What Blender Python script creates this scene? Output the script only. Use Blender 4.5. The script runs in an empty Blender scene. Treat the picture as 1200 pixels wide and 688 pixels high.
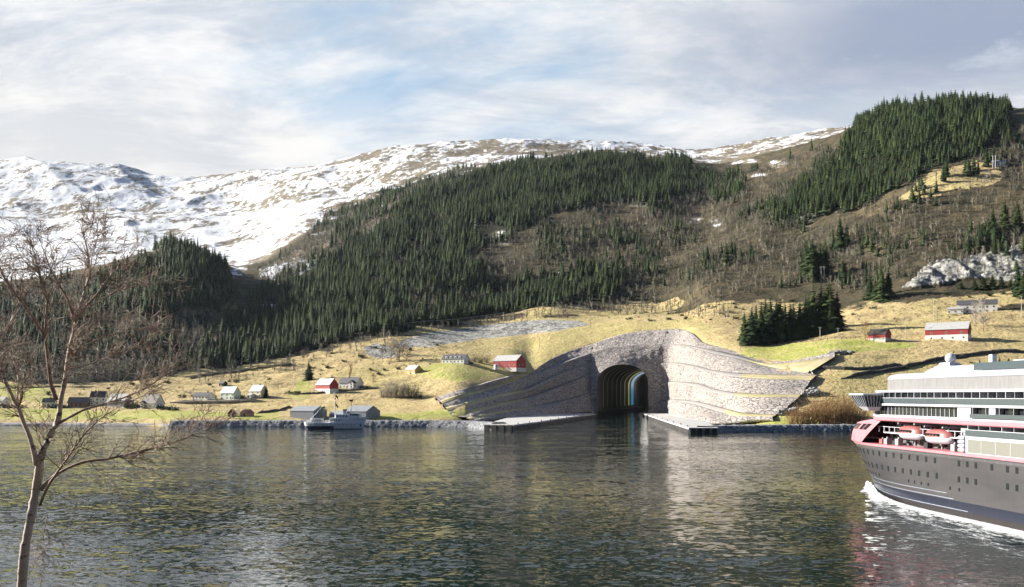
import bpy, bmesh, math, random
import numpy as np
from mathutils import Vector, Matrix

# ------------------------------------------------------------------ scene, camera, light
SC = bpy.context.scene
COL = SC.collection
random.seed(11)
RNG = np.random.default_rng(11)
F, HY, CH = 1100.0, 463.0, 20.0        # focal length in photo pixels, horizon row, camera height

cam_d = bpy.data.cameras.new("camera")
cam = bpy.data.objects.new("camera", cam_d)
COL.objects.link(cam)
cam.location = (0, 0, CH)
cam.rotation_euler = (math.radians(90), 0, 0)
cam_d.sensor_width = 36.0
cam_d.lens = 36.0 * F / 1200.0
cam_d.shift_y = (HY - 344.0) / 1200.0
cam_d.clip_start = 0.5
cam_d.clip_end = 30000
SC.camera = cam

SUN_TO = Vector((-0.95, 0.29, 0.0)).normalized()
SUN_EL = math.radians(23)
sd = Vector((SUN_TO.x * math.cos(SUN_EL), SUN_TO.y * math.cos(SUN_EL), math.sin(SUN_EL)))
sun_d = bpy.data.lights.new("sun", 'SUN')
sun_d.energy = 5.0
sun_d.angle = math.radians(0.5)
sun_d.color = (1.0, 0.93, 0.82)
sun = bpy.data.objects.new("sun", sun_d)
COL.objects.link(sun)
sun.rotation_euler = sd.to_track_quat('Z', 'Y').to_euler()

SC.view_settings.view_transform = 'Standard'
SC.view_settings.look = 'None'
SC.view_settings.exposure = 1.45
SC.view_settings.gamma = 1.0
SC.view_settings.use_curve_mapping = False
SC.cycles.max_bounces = 5
SC.cycles.diffuse_bounces = 2
SC.cycles.glossy_bounces = 3
SC.cycles.transparent_max_bounces = 8
SC.cycles.use_denoising = True

class NT:
    """small node-tree writer"""
    def __init__(s, nt):
        s.nt = nt; s.n = nt.nodes; s.l = nt.links
    def new(s, t, **kw):
        nd = s.n.new(t)
        for k, v in kw.items():
            setattr(nd, k, v)
        return nd
    def put(s, sock, v):
        if isinstance(v, bpy.types.NodeSocket): s.l.new(v, sock)
        elif v is not None:
            if hasattr(sock.default_value, '__len__') and not hasattr(v, '__len__'):
                v = (v, v, v)
            if hasattr(v, '__len__') and len(v) == 3 and len(sock.default_value) == 4:
                v = (*v, 1.0)
            sock.default_value = v
    def math(s, op, a, b=None, c=None, clamp=False):
        nd = s.new('ShaderNodeMath', operation=op); nd.use_clamp = clamp
        s.put(nd.inputs[0], a); s.put(nd.inputs[1], b)
        if c is not None: s.put(nd.inputs[2], c)
        return nd.outputs[0]
    def vmath(s, op, a, b=None):
        nd = s.new('ShaderNodeVectorMath', operation=op)
        s.put(nd.inputs[0], a)
        if b is not None: s.put(nd.inputs[1], b)
        return nd.outputs[0]
    def mix(s, f, a, b, mode='MIX'):
        nd = s.new('ShaderNodeMix', data_type='RGBA', blend_type=mode)
        s.put(nd.inputs[0], f); s.put(nd.inputs[6], a); s.put(nd.inputs[7], b)
        return nd.outputs[2]
    def noise(s, vec, scale, detail=4, rough=0.55, dist=0.0):
        nd = s.new('ShaderNodeTexNoise')
        if vec is not None: s.l.new(vec, nd.inputs['Vector'])
        nd.inputs['Scale'].default_value = scale; nd.inputs['Detail'].default_value = detail
        nd.inputs['Roughness'].default_value = rough; nd.inputs['Distortion'].default_value = dist
        return nd.outputs[0]
    def vor(s, vec, scale, feature='F1', out=0, rnd=1.0):
        nd = s.new('ShaderNodeTexVoronoi', feature=feature)
        if vec is not None: s.l.new(vec, nd.inputs['Vector'])
        nd.inputs['Scale'].default_value = scale
        nd.inputs['Randomness'].default_value = rnd
        return nd.outputs[out]
    def ramp(s, fac, stops, interp='LINEAR'):
        nd = s.new('ShaderNodeValToRGB'); cr = nd.color_ramp; cr.interpolation = interp
        while len(cr.elements) < len(stops): cr.elements.new(0.5)
        for e, (p, c) in zip(cr.elements, stops):
            e.position = p
            e.color = (c, c, c, 1) if not hasattr(c, '__len__') else (*c[:3], 1)
        s.put(nd.inputs[0], fac)
        return nd.outputs[0]
    def step(s, v, lo, hi):
        nd = s.new('ShaderNodeMapRange', interpolation_type='SMOOTHSTEP')
        s.put(nd.inputs[0], v); s.put(nd.inputs[1], lo); s.put(nd.inputs[2], hi)
        return nd.outputs[0]
    def mapping(s, vec, scale=(1, 1, 1), rot=(0, 0, 0), loc=(0, 0, 0)):
        nd = s.new('ShaderNodeMapping')
        s.l.new(vec, nd.inputs[0])
        nd.inputs['Scale'].default_value = scale; nd.inputs['Rotation'].default_value = rot
        nd.inputs['Location'].default_value = loc
        return nd.outputs[0]

# sky: Nishita with a procedural cloud sheet (projected on a flat layer overhead)
W = bpy.data.worlds.new("World"); SC.world = W; W.use_nodes = True
w = NT(W.node_tree); w.n.clear()
sky = w.new('ShaderNodeTexSky', sky_type='NISHITA')
sky.sun_disc = False
sky.sun_elevation = SUN_EL
sky.sun_rotation = math.atan2(sd.x, sd.y)
sky.air_density = 1.0; sky.dust_density = 1.5; sky.ozone_density = 1.2
tc = w.new('ShaderNodeTexCoord').outputs['Generated']
sep = w.new('ShaderNodeSeparateXYZ'); w.l.new(tc, sep.inputs[0])
zz = w.math('MAXIMUM', w.math('ADD', sep.outputs[2], 0.16), 0.02)
comb = w.new('ShaderNodeCombineXYZ')
w.put(comb.inputs[0], w.math('DIVIDE', sep.outputs[0], zz))
w.put(comb.inputs[1], w.math('DIVIDE', sep.outputs[1], zz))
cp = comb.outputs[0]
m1 = w.mapping(cp, (0.95, 1.25, 1), (0, 0, math.radians(14)), (3.1, 1.2, 0))
n1 = w.noise(m1, 1.0, 8, 0.62, 0.25)
n2 = w.noise(w.mapping(cp, (1.3, 2.0, 1), (0, 0, math.radians(-24)), (8.3, 4.4, 0)), 1.5, 8, 0.66, 0.4)
n3 = w.noise(w.mapping(cp, (0.22, 0.5, 1), (0, 0, 0), (1.7, 7.7, 0)), 1.0, 3, 0.5)
cover = w.step(w.math('ADD', w.math('MULTIPLY', n1, 0.7), w.math('MULTIPLY', n3, 0.45)), 0.44, 0.60)
lowmist = w.step(sep.outputs[2], 0.36, 0.20)
cover = w.math('MAXIMUM', cover, w.math('MULTIPLY', lowmist, 0.9))
shade = w.step(n2, 0.38, 0.62)
cl_light = (7.3, 7.2, 7.1); cl_mid = (4.3, 4.75, 5.4); cl_dark = (2.7, 3.1, 4.0)
cc = w.mix(shade, cl_mid, cl_light)
cc = w.mix(w.math('MULTIPLY', w.step(n1, 0.58, 0.74), 0.75), cc, cl_dark)
glow_l = w.math('MULTIPLY', w.step(sep.outputs[0], -0.05, -0.42), w.step(sep.outputs[2], 0.34, 0.22))
cc = w.mix(w.math('MULTIPLY', glow_l, 0.55), cc, (6.2, 5.9, 5.6))
blue = w.mix(0.8, w.mix(1.0, sky.outputs[0], (1, 1, 1), 'MULTIPLY'), (2.5, 4.2, 6.0))
dk = w.vmath('SUBTRACT', tc, (0.41, 0.852, 0.338))
dkl = w.new('ShaderNodeVectorMath', operation='LENGTH'); w.l.new(w.vmath('MULTIPLY', dk, (0.8, 0.8, 3.2)), dkl.inputs[0])
bank = w.math('MULTIPLY', w.step(dkl.outputs['Value'], 0.30, 0.05), w.step(n2, 0.36, 0.46))
skyc = w.mix(cover, blue, cc)
skyc = w.mix(w.math('MULTIPLY', bank, 0.9), skyc, (2.3, 2.8, 3.9))      # heavier bank of cloud to the right
# the cloud sheet lies over the mountains; overhead the sky is clear and deep
deep = w.mix(1.0, sky.outputs[0], (0.50, 0.60, 0.76), 'MULTIPLY')
clear = w.math('MAXIMUM', w.step(sep.outputs[2], 0.50, 0.78), w.step(sep.outputs[1], 0.60, 0.15))      # clear overhead and behind
skyc = w.mix(clear, skyc, deep)
bg = w.new('ShaderNodeBackground'); w.l.new(skyc, bg.inputs[0]); bg.inputs[1].default_value = 0.05
wo = w.new('ShaderNodeOutputWorld'); w.l.new(bg.outputs[0], wo.inputs[0])

# ------------------------------------------------------------------ helpers
def P(x, y, Y):
    """photo pixel and distance -> a point in the place"""
    return Vector(((x - 600.0) / F * Y, Y, CH + (HY - y) / F * Y))
def PZ(x, y, z):
    """the point at height z seen at a pixel"""
    Y = (CH - z) * F / (y - HY)
    return Vector(((x - 600.0) / F * Y, Y, z))

def vnoise(x, y, seed=0):
    xi = np.floor(x).astype(np.int64); yi = np.floor(y).astype(np.int64)
    fx = x - xi; fy = y - yi
    fx = fx * fx * fx * (fx * (fx * 6 - 15) + 10); fy = fy * fy * fy * (fy * (fy * 6 - 15) + 10)
    def h(a, b):
        n = (a * 374761393 + b * 668265263 + seed * 1442695041) & 0x7fffffff
        n = ((n ^ (n >> 13)) * 1274126177) & 0x7fffffff
        n = (n ^ (n >> 16)) & 0x7fffffff
        return n / float(0x7fffffff) * 2 - 1
    return (h(xi, yi) * (1 - fx) + h(xi + 1, yi) * fx) * (1 - fy) + (h(xi, yi + 1) * (1 - fx) + h(xi + 1, yi + 1) * fx) * fy
def fbm(x, y, seed=0, octv=5, gain=0.5, ridged=False):
    x = np.asarray(x, float); y = np.asarray(y, float)
    s = np.zeros_like(x); a = 1.0; t = 0
    for i in range(octv):
        v = vnoise(x, y, seed + i * 17)
        if ridged: v = 1 - 2 * np.abs(v)
        s += a * v; t += a; a *= gain
        x, y = x * 1.93 + y * 0.41 + 11.3, y * 1.93 - x * 0.41 + 5.7
    return s / t
def in_poly(px, py, poly):
    px = np.asarray(px); py = np.asarray(py); r = np.zeros(px.shape, bool); n = len(poly)
    for i in range(n):
        x0, y0 = poly[i]; x1, y1 = poly[(i + 1) % n]
        c = ((y0 > py) != (y1 > py))
        with np.errstate(divide='ignore', invalid='ignore'):
            xx = (x1 - x0) * (py - y0) / ((y1 - y0) if y1 != y0 else 1e-9) + x0
        r ^= c & (px < xx)
    return r

def np_mesh(name, V, Fs, smooth=False, attrs=None):
    """V (n,3), Fs a list of (k,3) or (k,4) index arrays"""
    me = bpy.data.meshes.new(name)
    V = np.asarray(V, np.float32)
    me.vertices.add(len(V)); me.vertices.foreach_set('co', V.ravel())
    Fs = [np.asarray(f, np.int32) for f in Fs if len(f)]
    idx = np.concatenate([f.ravel() for f in Fs])
    tot = np.concatenate([np.full(len(f), f.shape[1], np.int32) for f in Fs])
    start = np.concatenate([[0], np.cumsum(tot)[:-1]]).astype(np.int32)
    me.loops.add(len(idx)); me.loops.foreach_set('vertex_index', idx)
    me.polygons.add(len(tot)); me.polygons.foreach_set('loop_start', start)
    me.polygons.foreach_set('loop_total', tot)
    if smooth: me.polygons.foreach_set('use_smooth', np.ones(len(tot), bool))
    me.update(calc_edges=True)
    for k, a in (attrs or {}).items():
        at = me.attributes.new(k, 'FLOAT', 'POINT'); at.data.foreach_set('value', np.asarray(a, np.float32).ravel())
    return me
def link(name, me, mats, parent=None, loc=None):
    o = bpy.data.objects.new(name, me); COL.objects.link(o)
    if me is not None:
        for m in (mats if isinstance(mats, (list, tuple)) else [mats]):
            if m is not None and len(me.materials) < 12: me.materials.append(m)
    if parent is not None: o.parent = parent
    if loc is not None: o.location = loc
    return o
def tag(o, label=None, cat=None, group=None, kind=None):
    if label: o['label'] = label
    if cat: o['category'] = cat
    if group: o['group'] = group
    if kind: o['kind'] = kind
    return o
def thing(name, label, cat, loc=(0, 0, 0), rz=0.0, group=None):
    o = bpy.data.objects.new(name, None); COL.objects.link(o)
    o.location = loc; o.rotation_euler = (0, 0, rz); o.empty_display_size = 1
    return tag(o, label, cat, group)
def copy_thing(o, loc, rz=None, scale=None, label=None, group=None):
    c = o.copy(); COL.objects.link(c); c.location = loc
    if rz is not None: c.rotation_euler = (0, 0, rz)
    if scale is not None: c.scale = scale if hasattr(scale, '__len__') else (scale,) * 3
    if label: c['label'] = label
    if group: c['group'] = group
    for ch in list(o.children):
        d = ch.copy(); COL.objects.link(d); d.parent = c
        for g in list(ch.children):
            e = g.copy(); COL.objects.link(e); e.parent = d
    return c

class MB:
    def __init__(s): s.v = []; s.f = []; s.m = []
    def add(s, vs, fs, mi=0):
        b = len(s.v); s.v += [tuple(v) for v in vs]
        for f in fs: s.f.append(tuple(b + i for i in f)); s.m.append(mi)
    def box(s, x0, x1, y0, y1, z0, z1, mi=0):
        v = [(x0, y0, z0), (x1, y0, z0), (x1, y1, z0), (x0, y1, z0), (x0, y0, z1), (x1, y0, z1), (x1, y1, z1), (x0, y1, z1)]
        s.add(v, [(0, 3, 2, 1), (4, 5, 6, 7), (0, 1, 5, 4), (1, 2, 6, 5), (2, 3, 7, 6), (3, 0, 4, 7)], mi)
    def prism(s, poly, z0, z1, mi=0):
        n = len(poly)
        s.add([(x, y, z0) for x, y in poly] + [(x, y, z1) for x, y in poly],
              [tuple(range(n))[::-1], tuple(range(n, 2 * n))] + [(i, (i + 1) % n, n + (i + 1) % n, n + i) for i in range(n)], mi)
    def tube(s, pts, rad, n=6, mi=0, cap=True):
        pts = [Vector(p) for p in pts]
        if not hasattr(rad, '__len__'): rad = [rad] * len(pts)
        rings = []
        for i, p in enumerate(pts):
            t = (pts[min(i + 1, len(pts) - 1)] - pts[max(i - 1, 0)])
            t = t.normalized() if t.length > 1e-9 else Vector((0, 0, 1))
            a = t.cross(Vector((0, 0, 1)) if abs(t.z) < 0.9 else Vector((1, 0, 0))).normalized(); b = t.cross(a)
            rings.append([p + (a * math.cos(2 * math.pi * k / n) + b * math.sin(2 * math.pi * k / n)) * rad[i] for k in range(n)])
        vs = [v for r in rings for v in r]
        fs = [(i * n + k, i * n + (k + 1) % n, (i + 1) * n + (k + 1) % n, (i + 1) * n + k) for i in range(len(pts) - 1) for k in range(n)]
        if cap: fs += [tuple(range(n))[::-1], tuple(range(len(vs) - n, len(vs)))]
        s.add(vs, fs, mi)
    def ball(s, c, r, n=10, m=7, sc=(1, 1, 1), mi=0):
        vs = [(c[0], c[1], c[2] - r * sc[2])]
        for j in range(1, m):
            ph = math.pi * j / m - math.pi / 2
            for k in range(n):
                th = 2 * math.pi * k / n
                vs.append((c[0] + r * sc[0] * math.cos(ph) * math.cos(th), c[1] + r * sc[1] * math.cos(ph) * math.sin(th), c[2] + r * sc[2] * math.sin(ph)))
        vs.append((c[0], c[1], c[2] + r * sc[2])); L = len(vs) - 1
        fs = [(0, 1 + (k + 1) % n, 1 + k) for k in range(n)]
        for j in range(m - 2):
            for k in range(n):
                a = 1 + j * n; fs.append((a + k, a + (k + 1) % n, a + n + (k + 1) % n, a + n + k))
        a = 1 + (m - 2) * n; fs += [(a + k, a + (k + 1) % n, L) for k in range(n)]
        s.add(vs, fs, mi)
    def build(s, name, mats, parent=None, smooth=False, bevel=0.0, loc=None):
        me = bpy.data.meshes.new(name); me.from_pydata(s.v, [], s.f)
        if any(s.m): me.polygons.foreach_set('material_index', s.m)
        if smooth: me.polygons.foreach_set('use_smooth', [True] * len(s.f))
        me.update()
        o = link(name, me, mats, parent, loc)
        if bevel:
            b = o.modifiers.new('bevel', 'BEVEL'); b.width = bevel; b.segments = 1; b.limit_method = 'ANGLE'
        return o

# ------------------------------------------------------------------ materials
MATS = {}
def pbr(name):
    m = bpy.data.materials.new(name); m.use_nodes = True
    n = NT(m.node_tree); b = n.n['Principled BSDF']
    MATS[name] = m
    return m, n, b
def pos(n): return n.new('ShaderNodeNewGeometry').outputs['Position']
def objc(n): return n.new('ShaderNodeTexCoord').outputs['Object']
def attr(n, name):
    a = n.new('ShaderNodeAttribute'); a.attribute_name = name; return a.outputs['Fac']
def bump(n, b, h, strength=0.5, dist=0.2):
    bp = n.new('ShaderNodeBump'); n.put(bp.inputs['Height'], h)
    bp.inputs['Strength'].default_value = strength; bp.inputs['Distance'].default_value = dist
    n.l.new(bp.outputs[0], b.inputs['Normal'])
def simple(name, c1, c2=None, scale=1.0, rough=0.7, metal=0.0, bmp=0.0, bdist=0.05, spec=0.4, coat=0.0):
    """a two-tone mottled paint / stone / cloth"""
    m, n, b = pbr(name)
    c2 = c2 or tuple(v * 0.82 for v in c1)
    o = objc(n)
    nz = n.noise(o, scale, 6, 0.6)
    n.put(b.inputs['Base Color'], n.mix(n.step(nz, 0.35, 0.65), c1, c2))
    b.inputs['Roughness'].default_value = rough; b.inputs['Metallic'].default_value = metal
    b.inputs['Specular IOR Level'].default_value = spec
    if bmp: bump(n, b, nz, bmp, bdist)
    return m
def boards(name, c1, c2, width=0.35, rough=0.75, axis=0):
    """painted timber boarding: real board joints by position"""
    m, n, b = pbr(name)
    o = objc(n)
    s = n.new('ShaderNodeSeparateXYZ'); n.l.new(o, s.inputs[0])
    u = n.math('ADD', s.outputs[0], s.outputs[1])
    fr = n.math('FRACT', n.math('DIVIDE', u, width))
    gap = n.step(n.math('ABSOLUTE', n.math('SUBTRACT', fr, 0.5)), 0.5, 0.40)
    nz = n.noise(n.mapping(o, (3, 3, 0.4)), 1.0, 5, 0.6)
    n.put(b.inputs['Base Color'], n.mix(n.step(nz, 0.3, 0.7), c1, c2))
    b.inputs['Roughness'].default_value = rough
    bump(n, b, gap, 0.6, 0.03)
    return m

M_white = boards('white_boards', (0.78, 0.78, 0.76), (0.66, 0.66, 0.63))
M_cream = boards('cream_boards', (0.72, 0.66, 0.48), (0.60, 0.54, 0.38))
M_mint = boards('mint_boards', (0.66, 0.74, 0.64), (0.56, 0.64, 0.54))
M_red = boards('red_boards', (0.36, 0.035, 0.035), (0.25, 0.025, 0.025))
M_darkred = boards('dark_red_boards', (0.17, 0.035, 0.03), (0.11, 0.028, 0.025))
M_yellow = boards('yellow_boards', (0.58, 0.40, 0.16), (0.46, 0.31, 0.12))
M_pinkb = boards('pink_boards', (0.50, 0.30, 0.24), (0.38, 0.24, 0.2))
M_greyb = boards('grey_boards', (0.24, 0.26, 0.28), (0.18, 0.20, 0.22), 0.9)
M_blackb = boards('black_boards', (0.035, 0.033, 0.033), (0.05, 0.045, 0.04))
M_tin = simple('sheet_metal_roof', (0.45, 0.45, 0.445), (0.36, 0.36, 0.355), 0.6, 0.45, 0.0, 0.2)
M_slate = simple('dark_slate_roof', (0.065, 0.07, 0.08), (0.10, 0.10, 0.11), 0.8, 0.6, 0, 0.3)
M_mintroof = simple('pale_green_roof', (0.50, 0.62, 0.54), (0.42, 0.53, 0.46), 0.8, 0.6)
M_redroof = simple('red_tile_roof', (0.36, 0.13, 0.09), (0.26, 0.10, 0.07), 1.2, 0.7, 0, 0.3)
M_greyroof = simple('grey_sheet_roof', (0.30, 0.32, 0.34), (0.25, 0.27, 0.29), 0.6, 0.5)
M_stonebase = simple('pale_foundation', (0.60, 0.58, 0.54), (0.42, 0.40, 0.37), 0.9, 0.85, 0, 0.4)
M_frame = simple('white_trim', (0.78, 0.78, 0.76), None, 2, 0.5)
M_pane = simple('window_glass', (0.02, 0.025, 0.03), (0.03, 0.035, 0.04), 1, 0.08, 0, 0, 0.05, 0.8)
M_brick = simple('chimney_brick', (0.22, 0.10, 0.08), (0.15, 0.08, 0.07), 3, 0.85, 0, 0.3)
M_wood = simple('weathered_pole_wood', (0.30, 0.26, 0.21), (0.2, 0.17, 0.14), 2.0, 0.85, 0, 0.3)
M_palepole = simple('pale_pole', (0.62, 0.60, 0.56), (0.5, 0.48, 0.44), 2.0, 0.7)
M_wire = simple('grey_wire', (0.45, 0.45, 0.45), None, 1, 0.5, 0.5)
M_concrete = simple('pale_concrete', (0.50, 0.49, 0.48), (0.38, 0.375, 0.37), 0.16, 0.85, 0, 0.2)
M_concdark = simple('stained_concrete', (0.33, 0.32, 0.31), (0.22, 0.21, 0.20), 0.12, 0.85, 0, 0.3)
M_black = simple('black_rubber', (0.012, 0.012, 0.014), (0.02, 0.02, 0.022), 1, 0.7)
M_pile = simple('sheet_pile_steel', (0.16, 0.15, 0.15), (0.09, 0.085, 0.08), 0.3, 0.6, 0.2, 0.3)
M_trunk = simple('tree_bark', (0.16, 0.13, 0.105), (0.09, 0.075, 0.06), 0.8, 0.9, 0, 0.4)
M_greybark = simple('pale_grey_bark', (0.30, 0.265, 0.225), (0.19, 0.165, 0.135), 0.4, 0.9)

def foliage(name, c1, c2, c3, pw=1.0):
    m, n, b = pbr(name)
    o = pos(n)
    nz = n.noise(o, 0.35, 4, 0.6)
    rnd = n.new('ShaderNodeObjectInfo').outputs['Random']
    t = n.math('FRACT', n.math('ADD', attr(n, 'tint'), rnd))
    c = n.mix(n.step(nz, 0.35, 0.65), c1, c2)
    n.put(b.inputs['Base Color'], n.mix(n.math('MULTIPLY', n.math('POWER', t, pw), 0.8), c, c3))
    b.inputs['Roughness'].default_value = 0.75
    b.inputs['Specular IOR Level'].default_value = 0.2
    return m
M_spruce = foliage('spruce_needles', (0.027, 0.050, 0.018), (0.017, 0.034, 0.014), (0.055, 0.078, 0.020))
M_bare = foliage('bare_twigs', (0.092, 0.085, 0.064), (0.055, 0.053, 0.042), (0.32, 0.285, 0.215), 2.4)
M_russet = foliage('russet_twigs', (0.21, 0.115, 0.05), (0.12, 0.075, 0.035), (0.26, 0.16, 0.06))
M_shrub = foliage('brown_shrub', (0.10, 0.085, 0.055), (0.07, 0.062, 0.04), (0.15, 0.12, 0.06))
M_hedge = foliage('evergreen_shrub', (0.03, 0.055, 0.022), (0.022, 0.04, 0.018), (0.05, 0.075, 0.025))

# rubble stone: blocks of uneven size, each its own grey, dark joints
def rubble(name, light, dark, tint, size=0.55, flat=1.7):
    m, n, b = pbr(name)
    p = pos(n)
    mp = n.mapping(p, (1, 1, flat))
    wob = n.noise(p, 0.5, 3)
    v = n.vmath('ADD', mp, n.vmath('MULTIPLY', n.new('ShaderNodeTexNoise').outputs[1], (0, 0, 0)))
    cell = n.vor(v, size, 'F1', 1)
    d = n.vor(v, size, 'DISTANCE_TO_EDGE', 0)
    cell2 = n.vor(v, size * 2.7, 'F1', 1)
    s = n.new('ShaderNodeSeparateColor'); n.l.new(cell, s.inputs[0])
    s2 = n.new('ShaderNodeSeparateColor'); n.l.new(cell2, s2.inputs[0])
    val = n.math('ADD', n.math('MULTIPLY', s.outputs[0], 0.65), n.math('MULTIPLY', s2.outputs[1], 0.35))
    c = n.mix(val, dark, light)
    c = n.mix(n.math('MULTIPLY', s.outputs[2], 0.45), c, tint)
    c = n.mix(n.step(n.noise(p, 0.045, 4), 0.45, 0.75), c, n.mix(0.45, c, dark))
    joint = n.step(d, 0.0, 0.10)
    c = n.mix(joint, tuple(x * 0.35 for x in dark), c)
    n.put(b.inputs['Base Color'], c)
    b.inputs['Roughness'].default_value = 0.9
    hgt = n.math('ADD', n.math('MULTIPLY', joint, 0.5), n.math('MULTIPLY', val, 0.9))
    hgt = n.math('ADD', hgt, n.math('MULTIPLY', n.noise(p, 2.0, 4), 0.4))
    bump(n, b, hgt, 1.0, 0.9)
    return m
M_rubble = rubble('portal_rubble_stone', (0.56, 0.51, 0.47), (0.25, 0.235, 0.235), (0.50, 0.42, 0.37), 0.30, 2.6)
M_riprap = rubble('shore_riprap', (0.44, 0.46, 0.48), (0.16, 0.17, 0.19), (0.33, 0.35, 0.39), 0.55, 1.2)
M_scree = rubble('scree_stone', (0.40, 0.40, 0.37), (0.15, 0.15, 0.14), (0.30, 0.31, 0.27), 0.30, 1.0)
def ledge_mat():
    m, n, b = pbr('terrace_ledge')
    p = pos(n)
    nz = n.noise(p, 0.12, 6, 0.6)
    g = n.mix(n.step(nz, 0.35, 0.65), (0.46, 0.38, 0.23), (0.33, 0.30, 0.15))
    r = n.mix(n.step(n.noise(p, 0.9, 5), 0.35, 0.65), (0.33, 0.31, 0.29), (0.24, 0.23, 0.225))
    n.put(b.inputs['Base Color'], n.mix(n.step(n.math('ADD', attr(n, 'grass'), n.math('MULTIPLY', n.math('SUBTRACT', nz, 0.5), 0.8)), 0.35, 0.6), r, g))
    b.inputs['Roughness'].default_value = 0.95
    bump(n, b, n.noise(p, 1.1, 5), 0.5, 0.5)
    return m
M_ledge = ledge_mat()
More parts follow.
